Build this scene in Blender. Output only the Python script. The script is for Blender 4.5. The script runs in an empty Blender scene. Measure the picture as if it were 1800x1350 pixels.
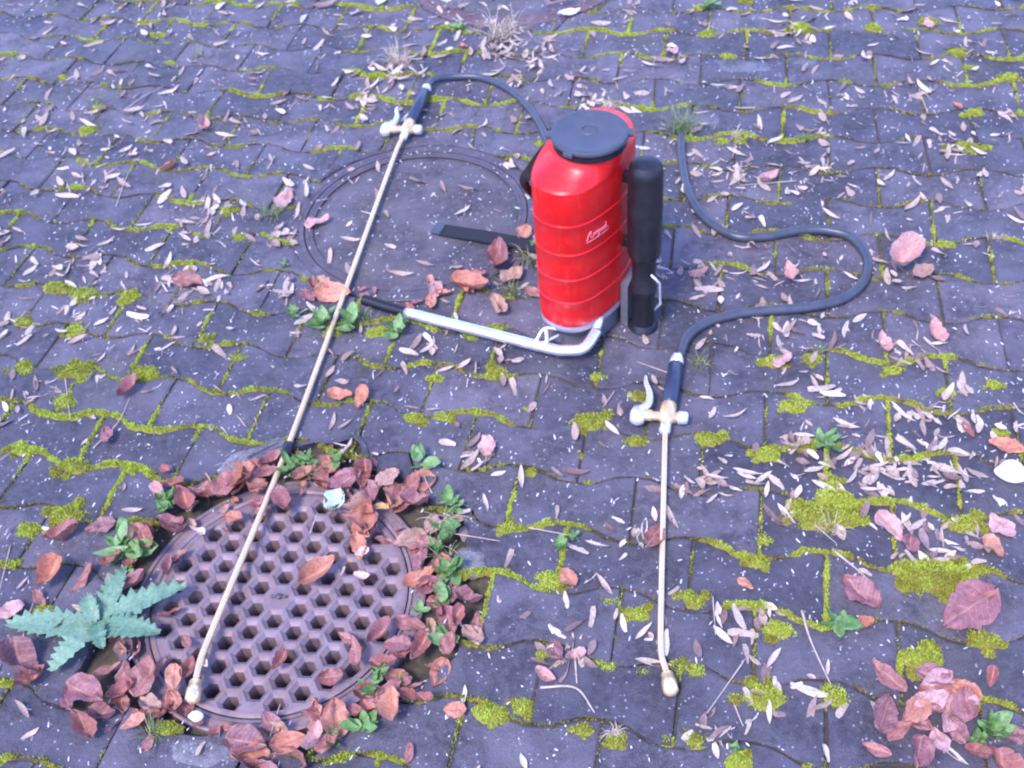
import bpy, bmesh, math, random
import numpy as np
from mathutils import Vector, Matrix, noise

random.seed(7)
rng = np.random.default_rng(7)
scene = bpy.context.scene
COL = scene.collection
R = math.radians
PI = math.pi

# ------------------------------------------------------------------ camera
cam_data = bpy.data.cameras.new("camera")
cam = bpy.data.objects.new("camera", cam_data)
COL.objects.link(cam)
cam_data.sensor_width = 36.0
cam_data.lens = 38.0
cam_data.dof.use_dof = True            # hand-held phone shot, focused a little short of the ground
cam_data.dof.focus_distance = 1.25
cam_data.dof.aperture_fstop = 11.0
cam_data.clip_start = 0.05
cam_data.clip_end = 1500.0
pitch, roll = R(46.1365), R(6.0594)
_f = Vector((0, math.cos(pitch), -math.sin(pitch)))
_r = Vector((1, 0, 0))
_d = _f.cross(_r)
_r2 = math.cos(roll) * _r + math.sin(roll) * _d
_d2 = -math.sin(roll) * _r + math.cos(roll) * _d
M = Matrix((_r2, -_d2, -_f)).transposed().to_4x4()
M.translation = Vector((0, 0, 1.6))
cam.matrix_world = M
scene.camera = cam

# ------------------------------------------------------------------ sky, sun, exposure
world = bpy.data.worlds.new("World")
scene.world = world
world.use_nodes = True
wn = world.node_tree
wn.nodes.clear()
w_out = wn.nodes.new("ShaderNodeOutputWorld")
w_bg = wn.nodes.new("ShaderNodeBackground")
w_sky = wn.nodes.new("ShaderNodeTexSky")
w_sky.sky_type = 'NISHITA'
w_sky.sun_disc = False
SUN_EL, SUN_AZ = R(58), R(-140)        # azimuth clockwise from +Y
w_sky.sun_elevation = SUN_EL
w_sky.sun_rotation = SUN_AZ
w_sky.air_density = 1.0
w_sky.dust_density = 0.6
w_sky.ozone_density = 3.0
w_bg.inputs[1].default_value = 0.14
w_tint = wn.nodes.new("ShaderNodeMix")      # the photo's cool violet white balance, even over the whole sky
w_tint.data_type = 'RGBA'; w_tint.blend_type = 'MULTIPLY'
w_tint.inputs[0].default_value = 1.0
w_tint.inputs[7].default_value = (0.95, 0.93, 1.36, 1)
wn.links.new(w_sky.outputs[0], w_tint.inputs[6])
wn.links.new(w_tint.outputs[2], w_bg.inputs[0])
wn.links.new(w_bg.outputs[0], w_out.inputs[0])

sun_data = bpy.data.lights.new("sun", 'SUN')
sun_data.energy = 1.3
sun_data.angle = R(16)
sun_data.color = (1.0, 0.88, 0.90)
sun = bpy.data.objects.new("sun", sun_data)
COL.objects.link(sun)
sdir = Vector((math.sin(SUN_AZ) * math.cos(SUN_EL), math.cos(SUN_AZ) * math.cos(SUN_EL), math.sin(SUN_EL)))
sun.rotation_euler = (-sdir).to_track_quat('-Z', 'Y').to_euler()
sun.location = sdir * 20

vs = scene.view_settings
vs.view_transform = 'Standard'
vs.look = 'None'
vs.gamma = 1.0
vs.exposure = 1.8
scene.cycles.max_bounces = 6
scene.cycles.use_denoising = True
scene.cycles.filter_width = 1.9

# ------------------------------------------------------------------ measured places (metres, camera stands over x=0, y=0)
CUSHIONS = [(-1.054,1.736,0.031),(-0.939,1.707,0.043),(-0.783,1.684,0.031),(-1.041,2.005,0.033),(-0.971,1.973,0.033),(-0.856,1.945,0.029),(-1.095,1.895,0.023),(-0.964,1.844,0.028),(-0.659,1.771,0.021),(-0.584,1.701,0.018),(-0.942,1.623,0.03),(-1.005,1.501,0.029),(-0.881,1.439,0.034),(-0.767,1.419,0.022),(-0.94,1.289,0.027),(-0.961,1.214,0.019),(-0.869,1.105,0.02),(-0.905,0.965,0.014),(-0.612,0.85,0.023),(-0.873,1.315,0.039),(-0.086,1.708,0.017),(-0.155,1.574,0.018),(-0.032,1.584,0.024),(0.175,1.531,0.017),(0.145,1.41,0.038),(-0.197,1.468,0.025),(-0.143,1.466,0.021),(0.225,1.348,0.022),(0.251,1.466,0.021),(0.017,1.297,0.016),(-0.075,1.689,0.018),(0.536,1.52,0.029),(0.613,1.515,0.026),(0.762,1.461,0.021),(0.844,1.39,0.017),(0.542,1.393,0.028),(0.362,1.335,0.027),(0.464,1.282,0.027),(0.543,1.285,0.016),(0.908,1.277,0.016),(0.564,1.204,0.023),(0.56,1.165,0.036),(0.94,1.396,0.017),(0.516,1.132,0.047),(0.563,1.128,0.041),(0.411,1.092,0.015),(0.393,1.046,0.02),(0.677,0.978,0.058),(0.651,0.995,0.039),(0.714,0.982,0.039),(0.763,1.079,0.035),(0.394,0.913,0.028),(0.266,0.988,0.024),(0.243,0.855,0.023),(0.343,0.796,0.038),(0.451,0.784,0.029),(0.219,0.741,0.022),(0.714,0.854,0.029),(0.605,0.833,0.033),(0.282,0.697,0.026),(-0.035,1.175,0.023),(0.033,1.056,0.03),(0.128,0.998,0.017),(0.169,0.97,0.024),(0.102,0.879,0.019),(0.006,0.914,0.019),(-0.094,0.821,0.027),(-0.039,0.824,0.023),(0.055,0.775,0.018),(0.099,0.751,0.018),(0.22,0.865,0.02),(0.161,0.861,0.015),(0.181,0.745,0.014),(0.674,3.007,0.02),(0.813,3.019,0.024),(0.598,2.309,0.02),(0.645,2.305,0.017),(1.172,2.176,0.034),(1.215,2.168,0.017),(1.289,2.792,0.029),(0.934,2.829,0.039),(1.129,2.787,0.029),(0.669,2.852,0.026),(1.307,2.614,0.028),(1.317,2.527,0.018),(1.394,2.468,0.024),(1.247,2.316,0.026),(0.995,1.826,0.02),(0.701,2.716,0.022),(-0.292,2.816,0.026),(0.42,2.496,0.024),(-0.348,2.714,0.022),(0.139,2.387,0.019),(-0.997,3.198,0.021),(-0.969,3.193,0.018),(-0.916,3.012,0.02),(-1.239,2.996,0.017),(-1.104,2.685,0.029),(-0.658,2.241,0.026),(-0.618,2.12,0.022),(-1.091,2.8,0.02),(-0.372,1.758,0.027),(-0.284,1.735,0.025),(0.116,1.33,0.01),(0.023,1.463,0.009)]
PALE_CLUSTERS = [(0.106,2.922,0.075,26),(-0.247,2.817,0.062,10),(-0.311,2.707,0.072,12),(0.321,2.524,0.069,12),(0.586,2.186,0.077,18),(0.801,2.147,0.053,12),(0.861,2.311,0.058,8),(1.166,2.227,0.071,12),(0.923,2.831,0.09,12),(-0.709,2.273,0.065,14),(-0.712,2.181,0.07,12),(-0.509,2.101,0.038,10),(-0.986,2.137,0.062,12),(-1.002,2.013,0.08,12),(-0.764,1.954,0.092,24),(-0.641,1.914,0.052,10),(-0.984,1.862,0.103,20),(-0.833,1.811,0.076,8),(-1.011,1.645,0.084,20),(-0.978,1.656,0.048,10),(-1.112,1.911,0.052,8),(0.566,1.798,0.152,38),(0.468,1.814,0.089,16),(0.344,1.834,0.057,14),(0.566,1.595,0.107,24),(0.79,1.51,0.052,16),(0.845,1.469,0.057,12),(0.849,1.771,0.05,8),(0.634,1.375,0.067,12),(0.799,1.336,0.066,18),(0.745,1.243,0.106,44),(0.622,1.26,0.064,20),(0.522,1.288,0.048,12),(0.495,1.182,0.083,22),(0.647,1.202,0.058,18),(0.812,1.193,0.073,20),(0.671,1.083,0.08,24),(0.735,1.038,0.054,12),(0.893,1.293,0.054,10),(0.335,1.217,0.058,10),(0.185,1.133,0.061,8),(0.046,0.909,0.056,9),(0.077,0.927,0.057,8),(0.317,0.941,0.052,9),(0.392,0.932,0.036,9),(0.391,0.817,0.059,10),(0.24,0.748,0.044,9),(0.198,0.912,0.047,6),(0.327,0.776,0.053,5),(-0.069,1.356,0.033,9),(-0.471,1.927,0.052,8),(-0.775,1.765,0.075,8),(-0.161,1.689,0.073,6),(-0.031,1.6,0.06,8),(0.148,2.831,0.098,30),(0.229,2.659,0.11,26),(0.323,2.538,0.069,16),(-0.198,2.838,0.082,14),(0.595,2.16,0.084,16),(0.815,2.144,0.083,14),(1.171,2.201,0.085,14),(-0.295,2.688,0.095,14),(-0.689,2.223,0.085,14),(1.135,2.477,0.136,14),(-0.935,2.597,0.187,18),(-1.131,2.421,0.134,12)]
BROWN_LEAVES = [(-0.862,1.256,0.064,'r'),(-0.796,1.274,0.059,'m'),(-0.871,1.175,0.064,'o'),(-0.806,1.161,0.054,'r'),(-0.88,0.992,0.082,'m'),(-0.853,0.962,0.048,'r'),(-0.828,1.069,0.042,'r'),(-0.749,0.919,0.071,'m'),(-0.748,0.868,0.055,'r'),(-0.663,0.859,0.044,'o'),(-0.651,0.959,0.062,'r'),(-0.637,1.068,0.045,'r'),(-0.709,1.136,0.056,'m'),(-0.651,1.166,0.041,'m'),(-0.608,1.236,0.034,'c'),(-0.664,1.257,0.051,'m'),(-0.639,1.307,0.063,'r'),(-0.598,1.329,0.066,'r'),(-0.555,1.337,0.077,'r'),(-0.534,1.348,0.066,'o'),(-0.514,1.374,0.058,'r'),(-0.687,1.341,0.046,'p'),(-0.39,1.343,0.057,'r'),(-0.334,1.321,0.063,'m'),(-0.301,1.331,0.066,'r'),(-0.257,1.311,0.065,'t'),(-0.236,1.267,0.066,'r'),(-0.204,1.249,0.055,'m'),(-0.299,1.222,0.076,'o'),(-0.309,1.172,0.054,'o'),(-0.257,1.243,0.045,'g'),(-0.215,1.173,0.064,'t'),(-0.379,1.125,0.081,'o'),(-0.303,1.159,0.029,'c'),(-0.297,1.103,0.028,'c'),(-0.196,1.084,0.062,'o'),(-0.438,0.95,0.044,'r'),(-0.304,0.951,0.059,'r'),(-0.266,0.979,0.058,'m'),(-0.217,0.995,0.06,'r'),(-0.237,0.953,0.05,'m'),(-0.35,0.914,0.039,'r'),(-0.366,0.845,0.057,'r'),(-0.338,0.832,0.066,'o'),(-0.311,0.839,0.038,'r'),(-0.237,0.84,0.066,'o'),(-0.219,0.858,0.039,'r'),(-0.283,0.845,0.048,'m'),(-0.473,0.809,0.077,'m'),(-0.409,0.801,0.054,'o'),(-0.364,0.796,0.047,'p'),(-0.345,0.785,0.038,'r'),(-0.101,0.981,0.053,'r'),(-0.112,0.955,0.059,'t'),(-0.139,0.996,0.041,'r'),(-0.658,0.944,0.069,'r'),(-0.608,0.933,0.049,'o'),(-0.592,0.953,0.038,'r'),(-0.146,0.83,0.036,'o'),(-0.191,0.845,0.033,'r'),(-0.167,1.034,0.044,'r'),(-0.151,0.943,0.038,'r'),(-0.256,0.913,0.047,'r'),(-0.324,0.986,0.039,'r'),(-0.76,1.192,0.047,'r'),(-0.715,1.055,0.05,'m'),(-0.88,1.122,0.043,'r'),(-0.927,1.104,0.056,'p'),(-0.729,0.969,0.046,'r'),(-0.785,0.913,0.042,'m'),(-0.599,1.007,0.039,'r'),(-0.49,1.356,0.044,'m'),(-0.358,1.374,0.04,'r'),(-0.184,1.156,0.041,'r'),(-0.175,1.106,0.038,'m'),(-0.29,1.288,0.05,'m'),(-0.62,1.332,0.046,'r'),(-0.7,1.242,0.042,'r'),(-0.698,0.928,0.047,'r'),(-0.612,0.893,0.037,'r'),(0.879,1.766,0.1,'p'),(0.912,1.732,0.072,'t'),(0.756,1.532,0.054,'p'),(0.873,1.548,0.059,'p'),(0.707,0.91,0.108,'m'),(0.544,0.963,0.075,'m'),(0.534,0.898,0.037,'o'),(0.54,0.8,0.07,'r'),(0.514,0.745,0.063,'m'),(0.531,0.715,0.054,'r'),(0.617,0.762,0.073,'r'),(0.61,0.792,0.056,'m'),(0.646,0.768,0.055,'o'),(0.644,0.74,0.046,'r'),(0.544,0.677,0.053,'m'),(0.635,0.667,0.044,'r'),(0.583,0.691,0.045,'p'),(0.824,1.063,0.062,'p'),(0.787,1.019,0.051,'o'),(0.632,1.088,0.06,'p'),(0.659,1.048,0.049,'m'),(0.902,1.235,0.068,'o'),(0.846,1.286,0.039,'r'),(0.223,1.116,0.063,'r'),(0.028,0.911,0.049,'m'),(0.062,1.052,0.042,'o'),(0.36,1.003,0.035,'o'),(0.054,0.898,0.037,'p'),(-0.009,1.933,0.094,'m'),(-0.067,1.842,0.092,'o'),(0.064,2.015,0.048,'o'),(-0.377,1.872,0.08,'o'),(-0.353,1.549,0.061,'o'),(-0.305,1.534,0.054,'o'),(-0.727,1.968,0.072,'r'),(-0.429,2.143,0.064,'p'),(-0.52,2.252,0.074,'p'),(-0.774,2.622,0.066,'p'),(-0.835,2.445,0.051,'o'),(0.67,2.123,0.05,'p'),(0.549,2.763,0.045,'p'),(-0.037,2.919,0.033,'o'),(1.282,2.77,0.04,'p'),(1.211,2.35,0.032,'o'),(-0.057,1.369,0.055,'p'),(-0.685,1.397,0.029,'r'),(-0.803,1.631,0.07,'m'),(-0.828,1.506,0.052,'m'),(0.439,1.799,0.048,'p'),(0.634,1.767,0.053,'p'),(0.025,1.866,0.067,'t'),(0.317,1.994,0.04,'t'),(0.071,1.801,0.051,'r'),(0.552,1.513,0.042,'p'),(-0.02,1.768,0.055,'t'),(-0.22,0.762,0.035,'r'),(0.696,0.782,0.036,'r'),(0.694,0.688,0.043,'m'),(0.005,0.872,0.037,'p'),(0.556,0.74,0.051,'o'),(0.489,0.692,0.041,'r'),(0.585,0.746,0.044,'r'),(0.614,0.706,0.048,'m')]
TWIGS = [[(-0.006,0.853),(0.05,0.844),(0.075,0.8)],[(0.056,0.908),(0.053,0.852)],[(0.441,0.942),(0.44,0.883),(0.451,0.805)],[(0.524,1.055),(0.549,1.014),(0.572,0.977)],[(-0.953,2.304),(-0.947,2.414),(-0.941,2.464)],[(-1.012,2.769),(-0.964,2.83),(-0.914,2.882)],[(0.301,0.987),(0.29,0.912)],[(0.201,0.928),(0.196,0.87)],[(-0.852,1.479),(-0.811,1.543),(-0.8,1.614)],[(-0.957,1.704),(-0.916,1.566)],[(-0.132,1.174),(-0.051,1.145)],[(0.5,1.124),(0.534,1.064)],[(1.133,2.338),(1.147,2.446),(1.162,2.392)],[(0.003,1.17),(0.073,1.142)],[(-0.964,1.256),(-0.958,1.155)],[(-0.894,1.071),(-0.888,1.123)],[(-0.399,1.209),(-0.386,1.253)],[(-0.171,1.272),(-0.186,1.315)],[(0.204,1.484),(0.175,1.441)],[(0.329,0.865),(0.246,0.775)],[(0.294,0.789),(0.299,0.75)],[(-0.442,0.815),(-0.428,0.872)],[(0.325,1.514),(0.261,1.557)],[(0.736,2.111),(0.598,2.113)]]
LANCE_A = [(-0.572,0.888),(-0.571,0.94),(-0.568,0.976),(-0.452,1.409),(-0.232,2.412),(-0.204,2.492),(-0.161,2.632),(-0.147,2.689)]
LANCE_B = [(0.199,0.812),(0.198,0.85),(0.194,0.891),(0.28,1.336),(0.294,1.39),(0.324,1.466),(0.342,1.545)]
HOSE_A = [(-0.147,2.689),(-0.126,2.73),(-0.069,2.743),(0.01,2.721),(0.084,2.634),(0.135,2.498),(0.155,2.361),(0.159,2.215)]
HOSE_B = [(0.498,2.341),(0.481,2.242),(0.471,2.1),(0.491,1.992),(0.542,1.919),(0.611,1.905),(0.685,1.914),(0.748,1.905),(0.797,1.87),(0.81,1.797),(0.782,1.724),(0.72,1.673),(0.643,1.659),(0.559,1.662),(0.485,1.661),(0.421,1.644),(0.375,1.607),(0.346,1.547)]
STRAP = [(-0.127,2.063),(0.085,1.958)]
LEVER = [(-0.311,1.848),(-0.219,1.795),(0.111,1.639),(0.16,1.644),(0.194,1.688)]
SPOT = {'thistle':(-0.76,1.055),'broad':(-0.733,1.22),'small4':(-0.189,1.341),'tuft':(0.508,2.373),'tuftb':(-0.544,2.197),'ros1':(-0.037,3.032),'ros2':(0.702,3.001),'ros3':(0.492,0.909),'ros4':(-0.842,3.037),'mint':(0.576,1.288),'weedr':(0.664,0.7),'straw':(0.091,2.942),'pebble':(0.883,1.173),'whiteleaf':(0.289,3.049),'whiteleaf2':(-0.28,3.256),'stone':(-0.566,0.866),'mintleaf':(-0.354,1.276),'patch':(-0.525,1.434),'patch2':(-0.114,1.116),'patch3':(-0.537,0.816)}
WEEDS = [(-0.14,1.241,0.04),(-0.147,1.176,0.047),(-0.145,1.09,0.045),(-0.157,1.033,0.035),(-0.155,0.954,0.036),(-0.284,0.88,0.039),(-0.292,0.817,0.042),(-0.336,0.793,0.03),(-0.447,1.365,0.04),(-0.409,1.381,0.038),(-0.358,1.374,0.033),(-0.672,1.311,0.037),(-0.727,1.151,0.025),(-0.398,1.78,0.05),(-0.335,1.761,0.05),(-0.234,1.719,0.044),(0.055,1.119,0.035),(0.082,1.134,0.027),(-0.463,1.809,0.033),(-0.502,1.993,0.029),(-0.265,0.904,0.028),(-0.197,1.015,0.025),(-0.13,1.226,0.03),(-0.755,1.106,0.024),(0.641,0.685,0.034),(0.278,0.716,0.021),(-0.164,1.141,0.035),(-0.681,1.299,0.028),(0.085,1.958,0.032),(-0.522,2.288,0.026)]
TUFTS = [(0.075,2.963,0.076),(-0.231,2.877,0.05),(0.508,2.373,0.062),(-0.544,2.197,0.045),(0.07,1.93,0.039),(0.022,1.828,0.036),(0.388,1.538,0.026),(-0.31,1.785,0.033),(0.633,1.534,0.019),(1.111,1.827,0.02),(0.632,2.328,0.023),(-1.105,2.833,0.036),(-0.833,3.035,0.034),(0.81,2.282,0.029),(0.101,0.763,0.016),(-0.413,1.353,0.033),(-0.146,1.209,0.038),(-0.144,1.12,0.035),(-0.633,0.846,0.024),(0.534,1.1,0.026)]
LEVER3 = [(-0.307,1.823,0.022),(-0.215,1.762,0.026),(0.107,1.588,0.03),(0.156,1.587,0.034),(0.188,1.622,0.046)]


# ------------------------------------------------------------------ helpers
def mesh_obj(name, verts, faces, mat=None, parent=None, smooth=False, attr=None):
    me = bpy.data.meshes.new(name)
    me.from_pydata([tuple(v) for v in verts], [], [tuple(f) for f in faces])
    if attr is not None:
        a = me.attributes.new("tint", 'FLOAT', 'POINT')
        a.data.foreach_set("value", np.asarray(attr, dtype=np.float32))
    if smooth:
        me.polygons.foreach_set("use_smooth", [True] * len(me.polygons))
    me.update()
    return link(name, me, mat, parent)

def link(name, me, mat=None, parent=None):
    o = bpy.data.objects.new(name, me)
    COL.objects.link(o)
    if mat is not None and not me.materials:
        me.materials.append(mat)
    if parent is not None:
        o.parent = parent
    return o

def bulk_obj(name, verts, tris, mat, tint):
    """many triangles from numpy arrays as one mesh"""
    verts = np.asarray(verts, dtype=np.float32); tris = np.asarray(tris, dtype=np.int32)
    me = bpy.data.meshes.new(name)
    me.vertices.add(len(verts)); me.vertices.foreach_set("co", verts.ravel())
    me.loops.add(tris.size); me.loops.foreach_set("vertex_index", tris.ravel())
    me.polygons.add(len(tris)); me.polygons.foreach_set("loop_start", np.arange(0, tris.size, 3, dtype=np.int32))
    a = me.attributes.new("tint", 'FLOAT', 'POINT'); a.data.foreach_set("value", np.asarray(tint, dtype=np.float32))
    me.update(calc_edges=True)
    me.validate()
    return link(name, me, mat)

def tag(o, label=None, cat=None, group=None, kind=None):
    if label: o["label"] = label
    if cat: o["category"] = cat
    if group: o["group"] = group
    if kind: o["kind"] = kind
    return o

def empty(name, loc=(0, 0, 0), rz=0.0):
    o = bpy.data.objects.new(name, None)
    COL.objects.link(o)
    o.location = loc
    o.rotation_euler = (0, 0, rz)
    return o

def catmull(pts, n=8, closed=False):
    P = [Vector(p) for p in pts]; m = len(P); out = []
    rngk = range(m) if closed else range(m - 1)
    for k in rngk:
        p0 = P[(k - 1) % m] if closed or k > 0 else P[0] * 2 - P[1]
        p1 = P[k]; p2 = P[(k + 1) % m]
        p3 = P[(k + 2) % m] if closed or k + 2 < m else P[-1] * 2 - P[-2]
        for q in range(n):
            t = q / n
            out.append(0.5 * ((2 * p1) + (p2 - p0) * t + (2 * p0 - 5 * p1 + 4 * p2 - p3) * t * t + (3 * p1 - p0 - 3 * p2 + p3) * t ** 3))
    if not closed: out.append(P[-1])
    return out

def tube_geo(path, rad, seg=12, caps=True):
    path = [Vector(p) for p in path]; n = len(path)
    rads = rad if isinstance(rad, (list, tuple)) else [rad] * n
    V, F = [], []
    t0 = (path[1] - path[0]).normalized()
    up = Vector((0, 0, 1)) if abs(t0.z) < 0.9 else Vector((1, 0, 0))
    for k in range(n):
        t = (path[min(k + 1, n - 1)] - path[max(k - 1, 0)]).normalized()
        s = t.cross(up).normalized(); u = s.cross(t).normalized(); up = u
        for a in range(seg):
            an = 2 * PI * a / seg
            V.append(path[k] + (s * math.cos(an) + u * math.sin(an)) * rads[k])
    for k in range(n - 1):
        for a in range(seg):
            b2 = (a + 1) % seg
            F.append((k * seg + a, k * seg + b2, (k + 1) * seg + b2, (k + 1) * seg + a))
    if caps:
        F.append(tuple(range(seg - 1, -1, -1))); F.append(tuple((n - 1) * seg + a for a in range(seg)))
    return V, F

def tube(name, path, rad, mat, parent=None, seg=12):
    V, F = tube_geo(path, rad, seg)
    return mesh_obj(name, V, F, mat, parent, smooth=True)

def lathe(name, prof, center, mat, parent=None, seg=64, smooth=True, close=False):
    """prof: list of (r, z)"""
    V, F = [], []
    for (rr, z) in prof:
        for a in range(seg):
            an = 2 * PI * a / seg
            V.append((center[0] + rr * math.cos(an), center[1] + rr * math.sin(an), z))
    n = len(prof)
    for k in range(n - 1):
        for a in range(seg):
            b2 = (a + 1) % seg
            F.append((k * seg + a, k * seg + b2, (k + 1) * seg + b2, (k + 1) * seg + a))
    if close:
        F.append(tuple((n - 1) * seg + a for a in range(seg)))
    o = mesh_obj(name, V, F, mat, parent, smooth)
    if smooth: sharp(o)
    return o

def sharp(o, deg=35):
    me = o.data
    bm = bmesh.new(); bm.from_mesh(me)
    for e in bm.edges:
        if len(e.link_faces) == 2 and e.calc_face_angle(0) > R(deg): e.smooth = False
    bm.to_mesh(me); bm.free()

def loft(name, rings, mat, parent=None, cap_top=True, cap_bot=True, smooth=True):
    m = len(rings[0]); V = [p for r_ in rings for p in r_]; F = []
    for k in range(len(rings) - 1):
        for a in range(m):
            b2 = (a + 1) % m
            F.append((k * m + a, k * m + b2, (k + 1) * m + b2, (k + 1) * m + a))
    if cap_bot: F.append(tuple(range(m - 1, -1, -1)))
    if cap_top: F.append(tuple((len(rings) - 1) * m + a for a in range(m)))
    o = mesh_obj(name, V, F, mat, parent, smooth)
    if smooth: sharp(o)
    return o

def box(name, c, size, rz, mat, parent=None, bev=0.002):
    bm = bmesh.new(); bmesh.ops.create_cube(bm, size=1.0)
    bmesh.ops.scale(bm, vec=Vector(size), verts=bm.verts)
    bmesh.ops.bevel(bm, geom=list(bm.edges), offset=bev, segments=2, affect='EDGES', profile=0.5)
    bmesh.ops.rotate(bm, cent=(0, 0, 0), matrix=Matrix.Rotation(rz, 3, 'Z'), verts=bm.verts)
    bmesh.ops.translate(bm, vec=Vector(c), verts=bm.verts)
    me = bpy.data.meshes.new(name); bm.to_mesh(me); bm.free()
    return link(name, me, mat, parent)

def ribbon(name, path, width, thick, mat, parent=None, flat=True, normal=(0, 0, 1)):
    path = [Vector(p) for p in path]; V, F = [], []
    N = Vector(normal)
    for k, p in enumerate(path):
        t = (path[min(k + 1, len(path) - 1)] - path[max(k - 1, 0)]).normalized()
        s = t.cross(N).normalized(); u = s.cross(t).normalized()
        for (a, b2) in ((-.5, 0), (.5, 0), (.5, 1), (-.5, 1)):
            V.append(p + s * a * width + u * b2 * thick)
    for k in range(len(path) - 1):
        for a in range(4):
            b2 = (a + 1) % 4
            F.append((k * 4 + a, k * 4 + b2, k * 4 + 4 + b2, k * 4 + 4 + a))
    F.append((3, 2, 1, 0)); F.append(tuple((len(path) - 1) * 4 + a for a in range(4)))
    return mesh_obj(name, V, F, mat, parent)

# ------------------------------------------------------------------ materials
def new_mat(name):
    m = bpy.data.materials.new(name); m.use_nodes = True
    nt = m.node_tree
    bsdf = nt.nodes["Principled BSDF"]
    return m, nt, bsdf

class NT:
    def __init__(s, nt): s.nt = nt
    def n(s, t, **kw):
        nd = s.nt.nodes.new(t)
        for k, v in kw.items():
            if k.startswith("i_"): nd.inputs[k[2:].replace("_", " ")].default_value = v
            else: setattr(nd, k, v)
        return nd
    def l(s, a, b): s.nt.links.new(a, b)
    def pos(s): return s.n("ShaderNodeNewGeometry").outputs["Position"]
    def noise(s, vec, scale, detail=4, rough=.55):
        nd = s.n("ShaderNodeTexNoise"); nd.inputs["Scale"].default_value = scale; nd.inputs["Detail"].default_value = detail
        nd.inputs["Roughness"].default_value = rough
        if vec is not None: s.l(vec, nd.inputs["Vector"])
        return nd
    def ramp(s, fac, stops):
        nd = s.n("ShaderNodeValToRGB"); el = nd.color_ramp.elements
        while len(el) < len(stops): el.new(0.5)
        for e, (p, c) in zip(el, stops):
            e.position = p; e.color = tuple(c) + (1,) if len(c) == 3 else c
        s.l(fac, nd.inputs[0]); return nd.outputs[0]
    def mix(s, fac, a, b, mode='MIX'):
        nd = s.n("ShaderNodeMix", data_type='RGBA', blend_type=mode)
        for inp, v in ((nd.inputs["Factor"], fac), (nd.inputs["A"], a), (nd.inputs["B"], b)):
            pass
        def put(sock, v):
            if hasattr(v, "is_output"): s.l(v, sock)
            elif isinstance(v, (int, float)): sock.default_value = v
            else: sock.default_value = tuple(v) + (1,) if len(v) == 3 else v
        put(nd.inputs[0], fac); put(nd.inputs[6], a); put(nd.inputs[7], b)
        return nd.outputs[2]
    def math(s, op, a, b=None, clamp=False):
        nd = s.n("ShaderNodeMath", operation=op, use_clamp=clamp)
        for k, v in enumerate((a, b)):
            if v is None: continue
            if hasattr(v, "is_output"): s.l(v, nd.inputs[k])
            else: nd.inputs[k].default_value = v
        return nd.outputs[0]
    def bump(s, h, strength, dist, prev=None):
        nd = s.n("ShaderNodeBump"); nd.inputs["Strength"].default_value = strength; nd.inputs["Distance"].default_value = dist
        s.l(h, nd.inputs["Height"])
        if prev is not None: s.l(prev, nd.inputs["Normal"])
        return nd.outputs[0]

def stone_mat(name, dark, light, speck=(0.27, 0.27, 0.31), rough=(0.42, 0.68), per_obj=True, speck_amt=0.90):
    m, nt, b = new_mat(name); g = NT(nt); p = g.pos()
    big = g.noise(p, 9.0, 3).outputs[0]
    mid = g.noise(p, 70.0, 5, .7).outputs[0]
    fine = g.noise(p, 420.0, 3, .7).outputs[0]
    c = g.ramp(mid, [(0.32, [x * .8 for x in dark]), (0.68, [x * 1.1 for x in light])])
    grain = g.noise(p, 620.0, 2, .8).outputs[0]
    c = g.mix(1.0, c, g.ramp(grain, [(0.32, (.50, .50, .52)), (0.5, (1, 1, 1)), (0.70, (1.65, 1.62, 1.6))]), 'MULTIPLY')
    blot = g.noise(p, 22.0, 4, .6).outputs[0]
    c = g.mix(1.0, c, g.ramp(blot, [(0.36, (.72, .72, .74)), (0.62, (1.16, 1.14, 1.12))]), 'MULTIPLY')
    c = g.mix(g.ramp(big, [(0.42, (0, 0, 0)), (0.7, (1, 1, 1))]), c, [x * 1.35 for x in light])
    if per_obj:
        rnd = g.n("ShaderNodeObjectInfo").outputs["Random"]
        c = g.mix(1.0, c, g.ramp(rnd, [(0, (0.70, 0.71, 0.74)), (0.5, (1, 1, 1)), (1, (1.28, 1.22, 1.16))]), 'MULTIPLY')
    # pale aggregate chips
    vo = g.n("ShaderNodeTexVoronoi"); vo.inputs["Scale"].default_value = 150.0; g.l(p, vo.inputs["Vector"])
    near = g.math('LESS_THAN', vo.outputs["Distance"], 0.30)
    sel = g.n("ShaderNodeSeparateColor"); g.l(vo.outputs["Color"], sel.inputs[0])
    pick = g.math('GREATER_THAN', sel.outputs[0], speck_amt)
    chip = g.math('MULTIPLY', near, pick)
    c = g.mix(chip, c, speck)
    # dark pits
    vo2 = g.n("ShaderNodeTexVoronoi"); vo2.inputs["Scale"].default_value = 230.0; g.l(p, vo2.inputs["Vector"])
    pit = g.math('LESS_THAN', vo2.outputs["Distance"], 0.22)
    c = g.mix(g.math('MULTIPLY', pit, 0.55), c, [x * .45 for x in dark])
    # green film of algae in a few places
    al = g.noise(p, 5.0, 4).outputs[0]
    c = g.mix(g.math('MULTIPLY', g.ramp(al, [(0.56, (0, 0, 0)), (0.75, (1, 1, 1))]), 0.35), c, (0.10, 0.095, 0.03))
    g.l(c, b.inputs["Base Color"])
    g.l(g.ramp(g.noise(p, 3.0, 3).outputs[0], [(0.35, (rough[0],) * 3), (0.65, (rough[1],) * 3)]), b.inputs["Roughness"])
    n1 = g.bump(fine, 0.9, 0.003)
    n2 = g.bump(mid, 0.6, 0.005, n1)
    g.l(n2, b.inputs["Normal"])
    return m

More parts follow.
